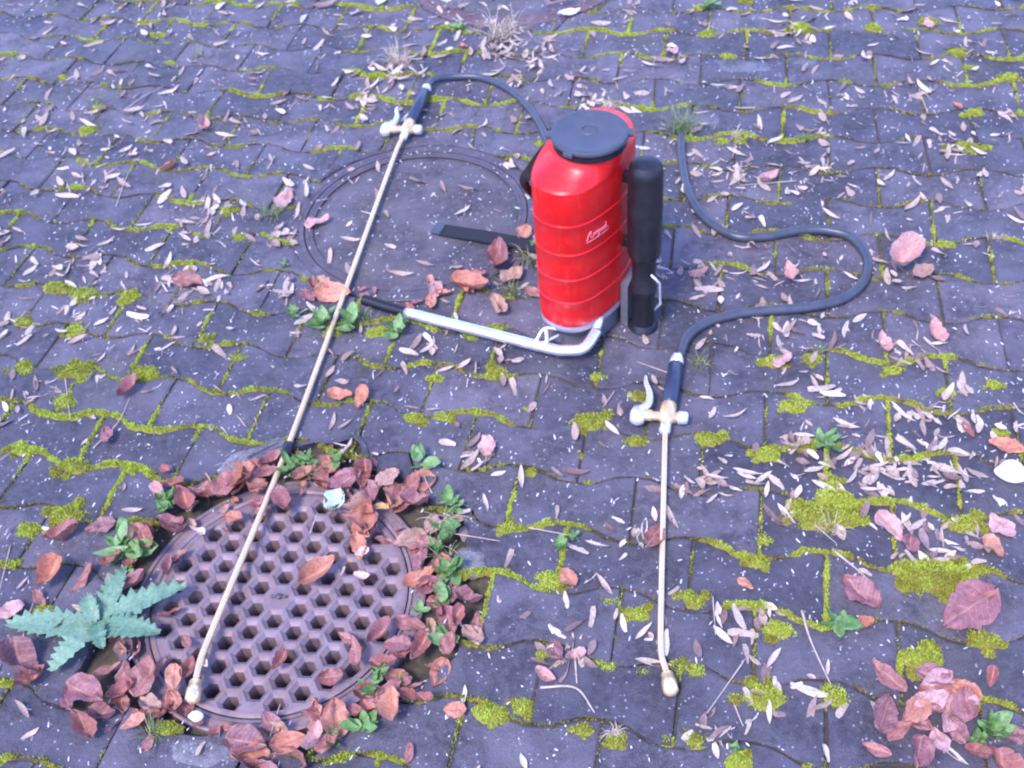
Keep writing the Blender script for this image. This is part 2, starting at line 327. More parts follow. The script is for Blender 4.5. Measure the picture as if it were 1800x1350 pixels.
M_PAVER = stone_mat("paver_concrete", (0.054, 0.050, 0.060), (0.104, 0.095, 0.112))
M_INFILL = stone_mat("cover_concrete", (0.062, 0.054, 0.060), (0.105, 0.092, 0.098), per_obj=False, speck_amt=0.93)
M_MORTAR = stone_mat("pale_mortar", (0.11, 0.105, 0.105), (0.22, 0.215, 0.21), per_obj=False)

def soil_mat():
    m, nt, b = new_mat("joint_soil"); g = NT(nt); p = g.pos()
    c = g.ramp(g.noise(p, 60, 6, .7).outputs[0], [(0.3, (0.050, 0.040, 0.030)), (0.55, (0.090, 0.076, 0.045)), (0.75, (0.13, 0.12, 0.045))])
    g.l(c, b.inputs["Base Color"]); b.inputs["Roughness"].default_value = 0.9
    g.l(g.bump(g.noise(p, 300, 4, .7).outputs[0], 0.8, 0.004), b.inputs["Normal"])
    return m
M_SOIL = soil_mat()

def iron_mat(name, base=(0.215, 0.165, 0.170), rust=(0.33, 0.18, 0.12)):
    m, nt, b = new_mat(name); g = NT(nt); p = g.pos()
    c = g.ramp(g.noise(p, 25, 6, .65).outputs[0], [(0.35, [x * .8 for x in base]), (0.6, [x * 1.25 for x in base])])
    c = g.mix(g.ramp(g.noise(p, 90, 6, .7).outputs[0], [(0.5, (0, 0, 0)), (0.68, (1, 1, 1))]), c, rust)
    c = g.mix(g.ramp(g.noise(p, 14, 4, .6).outputs[0], [(0.55, (0, 0, 0)), (0.8, (.6, .6, .6))]), c, (0.30, 0.26, 0.28))
    g.l(c, b.inputs["Base Color"])
    g.l(g.ramp(g.noise(p, 40, 3).outputs[0], [(0.3, (.42,) * 3), (0.7, (.72,) * 3)]), b.inputs["Roughness"])
    b.inputs["Metallic"].default_value = 0.25
    g.l(g.bump(g.noise(p, 260, 5, .7).outputs[0], 0.5, 0.002), b.inputs["Normal"])
    return m
M_IRON = iron_mat("rusty_cast_iron")
M_IRON_D = iron_mat("dark_cast_iron", (0.092, 0.080, 0.090), (0.125, 0.095, 0.095))

def plain(name, col, rough=0.5, metal=0.0, var=0.12, scale=30.0, bump=0.0, spec=0.5, coat=0.0):
    m, nt, b = new_mat(name); g = NT(nt)
    tc = g.n("ShaderNodeTexCoord").outputs["Object"]
    nz = g.noise(tc, scale, 5, .6).outputs[0]
    c = g.ramp(nz, [(0.3, [x * (1 - var) for x in col]), (0.7, [min(1, x * (1 + var)) for x in col])])
    g.l(c, b.inputs["Base Color"])
    g.l(g.ramp(nz, [(0.3, (max(rough - .07, .05),) * 3), (0.7, (min(rough + .07, 1),) * 3)]), b.inputs["Roughness"])
    b.inputs["Metallic"].default_value = metal
    b.inputs["Specular IOR Level"].default_value = spec
    b.inputs["Coat Weight"].default_value = coat
    if bump: g.l(g.bump(g.noise(tc, 500, 3, .6).outputs[0], bump, 0.001), b.inputs["Normal"])
    return m

def red_mat():
    m, nt, b = new_mat("red_plastic"); g = NT(nt)
    tc = g.n("ShaderNodeTexCoord").outputs["Object"]
    c = g.ramp(g.noise(tc, 9, 4).outputs[0], [(0.3, (0.62, 0.005, 0.006)), (0.7, (0.70, 0.009, 0.008))])
    dust = g.ramp(g.noise(tc, 38, 8, .75).outputs[0], [(0.52, (0, 0, 0)), (0.80, (1, 1, 1))])
    mp = g.n("ShaderNodeMapping"); mp.inputs["Scale"].default_value = (160, 160, 7); g.l(tc, mp.inputs[0])
    run = g.ramp(g.noise(mp.outputs[0], 1.0, 3).outputs[0], [(0.58, (0, 0, 0)), (0.74, (1, 1, 1))])
    c = g.mix(g.math('MULTIPLY', dust, .10), c, (0.62, 0.30, 0.27))
    c = g.mix(g.math('MULTIPLY', run, .07), c, (0.75, 0.34, 0.32))
    g.l(c, b.inputs["Base Color"])
    g.l(g.ramp(g.noise(tc, 60, 6, .7).outputs[0], [(0.35, (.26,) * 3), (0.7, (.50,) * 3)]), b.inputs["Roughness"])
    g.l(g.bump(g.noise(tc, 420, 3).outputs[0], .08, .001), b.inputs["Normal"])
    return m
M_RED = red_mat()
M_LOGO = plain("pale_print", (0.80, 0.20, 0.22), 0.45)
M_CAP = plain("grey_black_plastic", (0.066, 0.074, 0.090), 0.36, var=0.15, bump=0.15)
M_BLACK = plain("black_plastic", (0.014, 0.014, 0.017), 0.38, var=0.25, bump=0.1)
M_STRAP = plain("black_webbing", (0.012, 0.012, 0.014), 0.75, var=0.3, scale=120, bump=0.5)
M_BASE = plain("grey_plastic", (0.13, 0.125, 0.13), 0.45, var=0.2, bump=0.1)
M_RIM = plain("pale_grey_plastic", (0.28, 0.235, 0.245), 0.4)
M_ALU = plain("polished_aluminium", (0.92, 0.92, 0.94), 0.26, metal=0.8, var=0.05)
M_STEEL = plain("plated_steel", (0.84, 0.85, 0.87), 0.26, metal=0.6, var=0.08)
M_BRASS = plain("brass_tube", (0.93, 0.70, 0.38), 0.26, metal=0.55, var=0.06)
M_BRASS_D = plain("cast_brass", (0.82, 0.58, 0.30), 0.33, metal=0.45, var=0.15)
M_HOSE = plain("rubber_hose", (0.055, 0.062, 0.078), 0.36, var=0.2, bump=0.2)
M_GRIP = plain("blue_grey_grip", (0.030, 0.042, 0.075), 0.35, var=0.2)
M_PEBBLE = plain("white_pebble", (0.78, 0.76, 0.74), 0.6, var=0.08, scale=60, bump=0.2)
M_TWIG = plain("dry_twig", (0.46, 0.36, 0.29), 0.8, var=0.25, scale=90)
M_PIT = plain("pit_wall_pocket_shade", (0.03, 0.027, 0.027), 0.9)  # shaft wall, also the dark block imitating shade in the lifting pocket

def leaf_mat(name, stops, rough=0.6, attr=False, vein=False, trans=0.15, scale=60):
    m, nt, b = new_mat(name); g = NT(nt)
    if attr: rnd = g.n("ShaderNodeAttribute", attribute_name="tint").outputs["Fac"]
    else: rnd = g.n("ShaderNodeObjectInfo").outputs["Random"]
    c = g.ramp(rnd, stops)
    tc = g.pos()
    nz = g.noise(tc, scale * 3, 5, .65).outputs[0]
    c = g.mix(1.0, c, g.ramp(nz, [(0.3, (0.66, 0.62, 0.60)), (0.55, (1, 1, 1)), (0.75, (1.25, 1.22, 1.2))]), 'MULTIPLY')
    if vein:
        sp = g.n("ShaderNodeSeparateXYZ"); g.l(g.n("ShaderNodeTexCoord").outputs["Object"], sp.inputs[0])
        ay = g.math('ABSOLUTE', sp.outputs[1])
        mid_ = g.math('LESS_THAN', ay, 0.016)
        saw = g.math('FRACT', g.math('MULTIPLY', g.math('SUBTRACT', sp.outputs[0], g.math('MULTIPLY', ay, 0.8)), 10.0))
        side = g.math('MULTIPLY', g.math('LESS_THAN', saw, 0.16), 0.6)
        vv = g.math('MAXIMUM', mid_, side)
        c = g.mix(g.math('MULTIPLY', vv, .45), c, (0.55, 0.33, 0.25))
        spot = g.ramp(g.noise(g.n("ShaderNodeTexCoord").outputs["Object"], 7, 5, .7).outputs[0], [(0.55, (0, 0, 0)), (0.72, (1, 1, 1))])
        c = g.mix(g.math('MULTIPLY', spot, .55), c, (0.10, 0.05, 0.04))
    g.l(c, b.inputs["Base Color"]); b.inputs["Roughness"].default_value = rough
    g.l(g.bump(nz, 0.35, 0.002), b.inputs["Normal"])
    tr = g.n("ShaderNodeBsdfTranslucent"); g.l(c, tr.inputs["Color"])
    mx = g.n("ShaderNodeMixShader"); mx.inputs[0].default_value = trans
    out = nt.nodes["Material Output"]
    g.l(b.outputs[0], mx.inputs[1]); g.l(tr.outputs[0], mx.inputs[2]); g.l(mx.outputs[0], out.inputs["Surface"])
    return m

PALE = [(0.0, (0.24, 0.16, 0.13)), (0.25, (0.43, 0.32, 0.24)), (0.6, (0.56, 0.45, 0.34)), (0.85, (0.62, 0.54, 0.44)), (1.0, (0.76, 0.67, 0.56))]
M_PALE = leaf_mat("pale_dry_leaf", PALE)
M_PALE_S = leaf_mat("pale_leaf_litter", PALE, attr=True)
BR = {
    'r': [(0, (0.28, 0.105, 0.085)), (0.5, (0.40, 0.155, 0.125)), (1, (0.34, 0.15, 0.115))],
    'o': [(0, (0.56, 0.22, 0.12)), (0.5, (0.48, 0.20, 0.12)), (1, (0.62, 0.30, 0.18))],
    't': [(0, (0.44, 0.27, 0.18)), (1, (0.54, 0.33, 0.23))],
    'm': [(0, (0.28, 0.115, 0.115)), (0.5, (0.36, 0.15, 0.145)), (1, (0.24, 0.11, 0.11))],
    'p': [(0, (0.62, 0.35, 0.30)), (1, (0.56, 0.33, 0.29))],
    'c': [(0, (0.78, 0.58, 0.46)), (1, (0.74, 0.55, 0.45))],
    'g': [(0, (0.62, 0.40, 0.14)), (1, (0.58, 0.38, 0.16))],
}
M_BR = {k: leaf_mat("brown_leaf_" + k, v, rough=0.5, trans=0.12, vein=True) for k, v in BR.items()}
M_GREEN = leaf_mat("weed_leaf", [(0, (0.10, 0.23, 0.06)), (0.5, (0.17, 0.34, 0.09)), (1, (0.26, 0.42, 0.15))], rough=0.5, trans=0.2)
M_THIST = leaf_mat("thistle_leaf", [(0, (0.12, 0.26, 0.15)), (0.5, (0.17, 0.32, 0.19)), (1, (0.23, 0.39, 0.23))], rough=0.55, trans=0.12)
M_MINTL = leaf_mat("pale_green_leaf", [(0, (0.52, 0.68, 0.50)), (1, (0.56, 0.70, 0.52))], rough=0.5)
M_WHITEL = leaf_mat("bleached_leaf", [(0, (0.80, 0.78, 0.77)), (1, (0.84, 0.82, 0.80))])
M_GRASS = leaf_mat("grass_blade", [(0, (0.10, 0.17, 0.05)), (0.45, (0.20, 0.26, 0.08)), (0.6, (0.45, 0.38, 0.22)), (1, (0.66, 0.55, 0.42))], attr=True, trans=0.2)
M_MOSS = leaf_mat("moss", [(0, (0.15, 0.11, 0.03)), (0.25, (0.24, 0.21, 0.03)), (0.6, (0.42, 0.50, 0.05)), (1, (0.62, 0.76, 0.10))], rough=0.85, attr=True, trans=0.2)
M_GRIT = leaf_mat("pale_grit", [(0, (0.06, 0.04, 0.03)), (0.22, (0.20, 0.12, 0.08)), (0.3, (0.35, 0.36, 0.40)), (1, (0.78, 0.80, 0.85))], attr=True, trans=0.0)

# ------------------------------------------------------------------ labels by landmark
MARKS = [
    (-0.45, 1.085, 0.24, "on the honeycomb drain grate"),
    (-0.28, 1.33, 0.17, "above the drain grate's rim"),
    (-0.62, 1.30, 0.17, "at the drain's upper left rim"),
    (-0.15, 1.06, 0.17, "in weeds right of the drain"),
    (-0.28, 0.87, 0.17, "at the drain's lower right rim"),
    (-0.47, 0.78, 0.14, "under the drain at picture edge"),
    (-0.76, 1.05, 0.20, "around the spiky thistle"),
    (-0.74, 0.90, 0.16, "just below the spiky thistle"),
    (-0.75, 1.24, 0.16, "by the broad weed above thistle"),
    (-0.19, 2.13, 0.30, "on the central manhole cover"),
    (-0.45, 1.83, 0.20, "at the manhole cover's lower left"),
    (0.02, 1.86, 0.18, "between manhole cover and sprayer"),
    (0.60, 1.80, 0.22, "inside the long hose's bend"),
    (0.88, 1.80, 0.16, "outside the long hose's bend"),
    (0.42, 2.00, 0.20, "beside the sprayer's black cylinder"),
    (0.62, 0.74, 0.20, "in the lower right leaf pile"),
    (0.63, 0.95, 0.16, "above the lower right leaf pile"),
    (0.24, 0.86, 0.16, "beside the short lance's nozzle"),
    (0.02, 0.90, 0.18, "between drain and short lance"),
    (0.05, 1.18, 0.20, "on pavers below the silver lever"),
    (0.28, 1.36, 0.18, "around the short lance's valve"),
    (0.50, 1.10, 0.18, "by moss right of short lance"),
    (0.72, 1.28, 0.18, "in the right-hand leaf drift"),
    (0.68, 1.52, 0.20, "under the long hose's lower loop"),
    (-0.10, 1.55, 0.20, "just under the silver lever"),
    (-0.75, 1.60, 0.25, "left of the long lance's coupling"),
    (-1.05, 1.60, 0.25, "on mossy pavers at left edge"),
    (-0.90, 2.00, 0.25, "in the left-hand leaf drift"),
    (-0.62, 2.25, 0.20, "left of the central manhole cover"),
    (-1.00, 2.70, 0.40, "on bare pavers at upper left"),
    (-0.30, 2.80, 0.30, "near the long lance's handle"),
    (0.10, 2.90, 0.25, "below the top manhole cover"),
    (0.70, 2.40, 0.30, "behind the long hose's upper end"),
    (0.75, 2.85, 0.35, "on pavers right of top manhole"),
    (1.25, 2.50, 0.40, "on pavers at upper right edge"),
    (0.98, 1.25, 0.20, "by the white pebble"),
]
def where(x, y):
    best = min(MARKS, key=lambda m: math.hypot(x - m[0], y - m[1]) / m[2])
    return best[3]

# ------------------------------------------------------------------ the pavement lattice
LX, RY, YAW = 0.2243, 0.1245, R(-15.4574)
UX = Vector((math.cos(YAW), math.sin(YAW))); UY = Vector((-math.sin(YAW), math.cos(YAW)))
OX = Vector((-0.0299, 1.6362))
WARP = ((0.0783, 0.0510), (0.0476, 0.0717), (0.0223, 0.0502))
AMP = 0.0135
def lat(i, j):
    a, b = i / 8.0, -j / 12.0
    a = max(-2.2, min(2.2, a)); b = max(-1.5, min(2.5, b))
    p = UX * (i * LX) - UY * (j * RY) + OX
    q = (a * a, a * b, b * b)
    return Vector((p.x + sum(q[k] * WARP[k][0] for k in range(3)), p.y + sum(q[k] * WARP[k][1] for k in range(3))))
def wave(u):
    return math.tanh(1.5 * math.cos(2 * PI * u)) / math.tanh(1.5)
def row_off(j): return 0.0 if j % 2 == 0 else 0.5
def line_j(i, j):          # boundary under row j
    return j + 0.5 + AMP / RY * wave(i - row_off(j))

GRATE = Vector((-0.450, 1.0885)); GRATE_CUT = 0.292
MID = Vector((-0.190, 2.133)); TOPM = Vector((0.159, 3.379))
CUTS = [(GRATE, GRATE_CUT, 0.085), (MID, 0.306, 0.004), (TOPM, 0.362, 0.004)]

# bed of soil and sand under the stones: one sheet to the horizon with a hole over the drain shaft
V, F = [], []
NR = 96
radii = [0.262, 0.30, 0.345, 0.40, 0.7, 1.5, 4, 12, 60, 400]
for rr in radii:
    for a in range(NR):
        an = 2 * PI * a / NR
        V.append((GRATE.x + rr * math.cos(an), GRATE.y + rr * math.sin(an), -0.022 if rr < .35 else (-0.0044 if rr < 5 else -0.0043)))
for k in range(len(radii) - 1):
    for a in range(NR):
        b2 = (a + 1) % NR
        F.append((k * NR + a, k * NR + b2, (k + 1) * NR + b2, (k + 1) * NR + a))
pavement = mesh_obj("pavement", V, F, M_SOIL)
tag(pavement, "dark bone-shaped concrete pavers with mossy joints", None, None, "structure")

GAP, CH, DEP = 0.0018, 0.0028, 0.03
def paver_outline(n=9):
    pts = []
    hw = LX / 2
    xs = [-hw + 2 * hw * k / n for k in range(n + 1)]
    for x in xs:                       # near side, left to right
        pts.append((x, -(RY / 2 + AMP * wave((x + hw) / LX))))
    for x in reversed(xs):
        pts.append((x, RY / 2 + AMP * wave((x + hw) / LX)))
    return pts
def inset(poly, d):
    n = len(poly); out = []
    for k in range(n):
        a = Vector(poly[k - 1]); b = Vector(poly[k]); c = Vector(poly[(k + 1) % n])
        e1 = (b - a); e2 = (c - b)
        if e1.length < 1e-7 or e2.length < 1e-7: out.append((b.x, b.y)); continue
        n1 = Vector((-e1.y, e1.x)).normalized(); n2 = Vector((-e2.y, e2.x)).normalized()
        m = n1 + n2
        m = m / max(m.dot(n1) * 1.0, 0.3) if m.length > 1e-6 else n1
        if m.length > 2.0: m = m.normalized() * 2.0
        out.append((b.x + m.x * d, b.y + m.y * d))
    return out
def paver_geo(poly, seed=0):
    n = len(poly)
    o0 = inset(poly, GAP); o1 = inset(poly, GAP + CH * .45); o2 = inset(poly, GAP + CH * 1.5)
    V, F = [], []
    rr = random.Random(seed)
    for ring, z in ((o0, -DEP), (o0, -CH), (o1, -CH * .35), (o2, 0.0)):
        for (x, y) in ring:
            k = 0.0009
            V.append((x + rr.uniform(-k, k), y + rr.uniform(-k, k), z + (rr.uniform(-.0006, .0006) if z > -DEP else 0)))
    for k in range(3):
        for a in range(n):
            b2 = (a + 1) % n
            F.append((k * n + a, k * n + b2, (k + 1) * n + b2, (k + 1) * n + a))
    # top: strips between near and far edges
    t = 3 * n; h = n // 2
    for a in range(h - 1):
        F.append((t + a, t + a + 1, t + n - 2 - a, t + n - 1 - a))
    return V, F
PAVER_ME = []
for s in range(6):
    Vp, Fp = paver_geo(paver_outline(), s)
    me = bpy.data.meshes.new("paver"); me.from_pydata(Vp, [], Fp); me.materials.append(M_PAVER); me.update()
    PAVER_ME.append(me)

def in_view(x, y, m=0.0):
    # the part of the yard the camera can see, as a quadrilateral on the ground
    q = [(-0.87 - m, 0.81 - m), (0.69 + m, 0.62 - m), (1.62 + m, 2.88 + m), (-1.60 - m, 3.62 + m)]
    for k in range(4):
        a, b = q[k], q[(k + 1) % 4]
        if (b[0] - a[0]) * (y - a[1]) - (b[1] - a[1]) * (x - a[0]) < 0: return False
    return True

restV, restF = [], []
seen = []
for j in range(-34, 22):
    for c in range(-24, 25):
        i = c + row_off(j) + 0.5
        p = lat(i, j)
        if not (-4.2 < p.x < 4.2 and -0.9 < p.y < 6.2): continue
        dx = lat(i + .5, j) - lat(i - .5, j); dy = lat(i, j - .5) - lat(i, j + .5)
        ang = math.atan2(dx.y, dx.x); sx = dx.length / LX; sy = dy.length / RY
        cut = None; drop = False
        for (cc, rr, ns) in CUTS:
            d = (p - cc).length
            if d < rr + 0.16: cut = (cc, rr, ns)
            if d < rr * (0.92 if ns > .01 else 0.80): drop = True
        if drop: continue
        zz = max(-.0010, min(.004, random.gauss(0.0006, 0.0016)))
        rot = Matrix.Rotation(ang, 4, 'Z') @ Matrix.Rotation(max(-.014, min(.014, random.gauss(0, .007))), 4, 'X') @ Matrix.Rotation(max(-.010, min(.010, random.gauss(0, .005))), 4, 'Y') @ Matrix.Rotation(random.gauss(0, .012), 4, 'Z')
        mat = Matrix.Translation((p.x, p.y, zz)) @ rot @ Matrix.Diagonal((sx, sy, 1, 1))
        if cut is None and not in_view(p.x, p.y, 0.16):
            k0 = len(restV)
            me = PAVER_ME[random.randrange(6)]
            for v in me.vertices: restV.append(tuple(mat @ v.co))
            for pl in me.polygons: restF.append(tuple(k0 + q for q in pl.vertices))
            continue
        if cut is None:
            o = link("paver", PAVER_ME[random.randrange(6)], None, pavement)
            o.matrix_world = mat
        else:
            poly = []
            minv = Matrix(mat); touched = False
            for (x, y) in paver_outline(18):
                w = mat @ Vector((x, y, 0)); w2 = Vector((w.x, w.y))
                cc, rr, ns = cut
                dv = w2 - cc
                an = math.atan2(dv.y, dv.x)
                base_r = rr
                if ns > .05: base_r = rr + .045 * max(0.0, math.sin(an + .55)) + .04 * max(0, math.cos(an * 1.0 + .15)) ** 3 - .015 * max(0, -math.sin(an))
                lim = base_r + ns * noise.noise(Vector((math.cos(an) * 2.3, math.sin(an) * 2.3, 3.1))) + ns * .45 * noise.noise(Vector((math.cos(an) * 7, math.sin(an) * 7, 9.1)))
                if dv.length < lim:
                    w2 = cc + dv.normalized() * lim; touched = True
                poly.append((w2.x - p.x, w2.y - p.y))
            area = 0.5 * sum(poly[k][0] * poly[(k + 1) % len(poly)][1] - poly[(k + 1) % len(poly)][0] * poly[k][1] for k in range(len(poly)))
            if area < (0.006 if cut[2] > .01 else 0.0012): continue
            Vp, Fp = paver_geo(poly, j * 40 + c)
            o = mesh_obj("paver", Vp, Fp, M_PAVER, pavement)
            o.location = (p.x, p.y, zz)
rest = mesh_obj("paver_field", restV, restF, M_PAVER, pavement)
rest["kind"] = "stuff"

# ------------------------------------------------------------------ round drain grate with honeycomb holes
def clip_circle(poly, c, r, n=64):
    pts = poly
    for k in range(n):
        a0 = 2 * PI * k / n
        nx, ny = math.cos(a0), math.sin(a0)
        out = []
        for q in range(len(pts)):
            A = pts[q]; B = pts[(q + 1) % len(pts)]
            da = (A[0] - c[0]) * nx + (A[1] - c[1]) * ny - r
            db = (B[0] - c[0]) * nx + (B[1] - c[1]) * ny - r
            if da <= 0: out.append(A)
            if (da < 0 < db) or (db < 0 < da):
                t = da / (da - db); out.append((A[0] + (B[0] - A[0]) * t, A[1] + (B[1] - A[1]) * t))
        pts = out
        if not pts: return []
    return pts
grate = empty("drain_grate", (GRATE.x, GRATE.y, 0))
tag(grate, "round rusty cast iron drain grate with honeycomb holes, half covered by brown leaves", "drain grate")
HP, HR = 0.0450, R(-8.31)
LID_R, LID_Z = 0.229, -0.012
def hexpt(m, n):
    x = (m - n) * math.sqrt(3) / 2 * HP; y = -(m + n) * 0.5 * HP
    return (x * math.cos(HR) - y * math.sin(HR), x * math.sin(HR) + y * math.cos(HR))
V, F = [], []
def addpoly(pts3):
    k = len(V); V.extend(pts3); F.append(tuple(range(k, k + len(pts3))))
cellr = HP / math.sqrt(3)
for m in range(-9, 10):
    for n in range(-9, 10):
        cx, cy = hexpt(m, n)
        if math.hypot(cx, cy) > LID_R + cellr: continue
        angs = [HR + PI / 3 * k for k in range(6)]      # flat direction matched to the lattice
        hexa = [(cx + cellr * math.cos(a), cy + cellr * math.sin(a)) for a in angs]
        rmax = max(math.hypot(x, y) for x, y in hexa)
        hole_out = math.hypot(cx, cy) + cellr * .62 > LID_R - 0.006
        if m == 0 and n == 0 or (rmax > LID_R - 0.001 and hole_out):
            if rmax > LID_R - 0.001: hexa = clip_circle(hexa, (0, 0), LID_R)
            if len(hexa) >= 3:
                addpoly([(x, y, LID_Z) for x, y in hexa])
            if m == 0 and n == 0 or math.hypot(cx, cy) > LID_R - 0.010: continue
            continue
        def ringp(fac, z, rnd=0.0):
            out = []
            for q in range(12):
                a = HR + PI / 6 * q
                rad = cellr if q % 2 == 0 else cellr * math.cos(PI / 6)
                cr = cellr * (0.93)
                rad = rad * (1 - rnd) + cr * rnd
                x, y = cx + rad * fac * math.cos(a), cy + rad * fac * math.sin(a)
                while math.hypot(x, y) > LID_R: rad *= .985; x, y = cx + rad * fac * math.cos(a), cy + rad * fac * math.sin(a)
                out.append((x, y, z))
            return out
        rings = [ringp(1.0, LID_Z), ringp(0.90, LID_Z), ringp(0.80, LID_Z - 0.0026), ringp(0.585, LID_Z - 0.0062, .06), ringp(0.545, LID_Z - 0.010, .06), ringp(0.53, LID_Z - 0.05, .06)]
        base = len(V)
        for rg in rings: V.extend(rg)
        for k in range(5):
            for a in range(12):
                b2 = (a + 1) % 12
                F.append((base + k * 12 + a, base + k * 12 + b2, base + k * 12 + 12 + b2, base + k * 12 + 12 + a))
lid = mesh_obj("lid", V, F, M_IRON, grate)
bm = bmesh.new(); bm.from_mesh(lid.data); bmesh.ops.remove_doubles(bm, verts=bm.verts, dist=0.0002)
for f_ in bm.faces: f_.smooth = True
for e in bm.edges:
    if len(e.link_faces) == 2 and e.calc_face_angle(0) > R(26): e.smooth = False
bm.to_mesh(lid.data); bm.free()
# lid skirt, bearing frame and shaft
lathe("lid_edge", [(LID_R, LID_Z - 0.03), (LID_R, LID_Z), (LID_R - 0.004, LID_Z + 0.0016), (LID_R - 0.009, LID_Z + 0.0014), (LID_R - 0.010, LID_Z - 0.001)], (0, 0), M_IRON, grate, 96)
slot = box("lifting_slot", (0, 0, LID_Z + 0.002), (0.030, 0.0045, 0.004), HR, M_IRON_D, grate, 0.001)
lathe("lifting_pin", [(0.0055, LID_Z + 0.0005), (0.0055, LID_Z + 0.005), (0.004, LID_Z + 0.006), (0.0001, LID_Z + 0.0062)], (0, 0), M_IRON_D, grate, 16)
lathe("frame", [(0.2315, -0.06), (0.2315, -0.013), (0.234, -0.011), (0.2375, -0.0105), (0.239, -0.0145), (0.254, -0.0148), (0.2555, -0.010), (0.2585, -0.0094), (0.262, -0.011), (0.2635, -0.05)], (0, 0), M_IRON, grate, 96)
lathe("shaft", [(0.234, -0.04), (0.225, -0.10), (0.22, -0.45), (0.0001, -0.46)], (0, 0), M_PIT, grate, 48)
# cast marks on the frame's flat ring
for k in range(14):
    an = R(-28 + k * 5.2)
    box("cast_mark", (0.2465 * math.cos(an), 0.2465 * math.sin(an), -0.0142), (0.009, 0.0035, 0.0022), an, M_IRON, grate, 0.0006)

# mortar patches where pavers were cut round the frame
def patch(name, c, rx, ry, rz, label, seed, z=0.0022):
    V = [(0, 0, z)]; F = []; n = 28
    for ring, (k, zz) in enumerate(((0.55, z), (0.92, z * .8), (1.0, -0.012))):
        for a in range(n):
            an = 2 * PI * a / n
            w = 1 + 0.28 * noise.noise(Vector((math.cos(an) * 1.6, math.sin(an) * 1.6, seed))) + .1 * noise.noise(Vector((math.cos(an) * 5, math.sin(an) * 5, seed)))
            V.append((rx * k * w * math.cos(an), ry * k * w * math.sin(an), zz + .0012 * noise.noise(Vector((an * 3, k * 4, seed)))))
    for a in range(n): F.append((0, 1 + a, 1 + (a + 1) % n))
    for k in range(2):
        for a in range(n):
            b2 = (a + 1) % n
            F.append((1 + k * n + a, 1 + k * n + n + a, 1 + k * n + n + b2, 1 + k * n + b2))
    o = mesh_obj(name, V, F, M_MORTAR, None, True)
    o.location = (c[0], c[1], 0); o.rotation_euler = (0, 0, rz)
    tag(o, label, "mortar patch", "mortar patches round the drain")
patch("mortar_patch", (-0.520, 1.418), 0.085, 0.030, R(18), "pale grey mortar patch above the drain grate's top left rim", 1.0)
patch("mortar_patch", (-0.110, 1.115), 0.035, 0.030, R(-40), "small pale mortar patch right of the drain weeds", 4.0)
patch("mortar_patch", (-0.545, 0.805), 0.060, 0.026, R(-10), "pale mortar patch below the drain grate's lower left rim", 7.0)

# ------------------------------------------------------------------ round manhole covers
def manhole(name, c, r, label, recess=None, rim=None):
    rim = rim or M_IRON_D
    t = empty(name, (c.x, c.y, 0)); tag(t, label, "manhole cover", "round concrete manhole covers")
    lathe("frame", [(r + .004, -0.03), (r + .004, -0.0015), (r + .002, 0.0005), (r - .012, 0.0010), (r - .0125, 0.0001), (r - .0155, 0.0001), (r - .016, 0.0009), (r - .0245, 0.0010), (r - .025, -0.0025), (r - .030, -0.03)], (0, 0), rim, t, 120)
    lathe("lid_rim", [(r - .0278, -0.02), (r - .0278, 0.0), (r - .0285, 0.0010), (r - .037, 0.0010), (r - .0375, 0.0), (r - .0405, 0.0), (r - .041, 0.0008), (r - .047, 0.0008), (r - .0475, -0.001)], (0, 0), rim, t, 120)
    prof = [(r - .0478, -0.004)]
    for k in range(1, 9): prof.append(((r - .0478) * (1 - k / 9.0) + .0001, 0.0004 + .0012 * (k / 9)))
    prof.append((0.0001, 0.0018))
    lathe("concrete_infill", prof, (0, 0), M_INFILL, t, 96)
    if recess:
        for (x, y, rz) in recess:
            box("lifting_pocket", (x, y, 0.0015), (0.085, 0.048, 0.006), rz, M_IRON, t, 0.002)
            box("pocket_shade", (x, y, 0.0040), (0.050, 0.026, 0.004), rz, M_PIT, t, 0.0015)  # raised near-black block, its colour stands in for shade inside the pocket
    return t
manhole("manhole_cover", MID, 0.299, "round concrete filled manhole cover under the long lance, ringed by thin iron grooves")
manhole("manhole_cover", TOPM, 0.354, "round manhole cover cut off by the top edge, with a rusty lifting pocket", [(0.105, -0.222, R(15))], iron_mat("brown_cast_iron", (0.135, 0.085, 0.085), (0.20, 0.10, 0.085)))

# ------------------------------------------------------------------ the sprayer
spr = empty("backpack_sprayer", (0.19, 1.75, 0))
tag(spr, "red backpack sprayer with grey screw cap, black air cylinder and silver pump lever", "sprayer")
SO = Vector((0.19, 1.75, 0))
FOOT = [(.076, 1.672), (.089, 1.640), (.122, 1.616), (.160, 1.615), (.202, 1.640), (.252, 1.692), (.284, 1.760), (.292, 1.812), (.284, 1.856), (.258, 1.888), (.218, 1.896), (.168, 1.868), (.120, 1.800), (.086, 1.727)]
FC = catmull([(x - SO.x, y - SO.y, 0) for x, y in FOOT], 6, closed=True)
def foot_ring(scale, z):
    return [Vector((p.x * scale, p.y * scale, z)) for p in FC]
NECK = Vector((0.193 - SO.x, 1.716 - SO.y, 0)); NR_ = 0.0665
def blend_ring(s, z):
    out = []
    for p in FC:
        d = (p - NECK); d.z = 0
        q = NECK + d.normalized() * NR_
        w = p.lerp(q, s); out.append(Vector((w.x, w.y, z)))
    return out
zb = [0.072, 0.137, 0.197, 0.261, 0.330, 0.398]
rings = [foot_ring(0.955, 0.066), foot_ring(0.985, 0.068)]
for k in range(5):
    a, b2 = zb[k], zb[k + 1]
    rings += [foot_ring(1.000, a + .003), foot_ring(1.004, (a + b2) / 2), foot_ring(1.002, b2 - .007)]
    if k < 4: rings += [foot_ring(1.012, b2 - .0045), foot_ring(1.012, b2 - .002), foot_ring(0.992, b2 - .0005)]
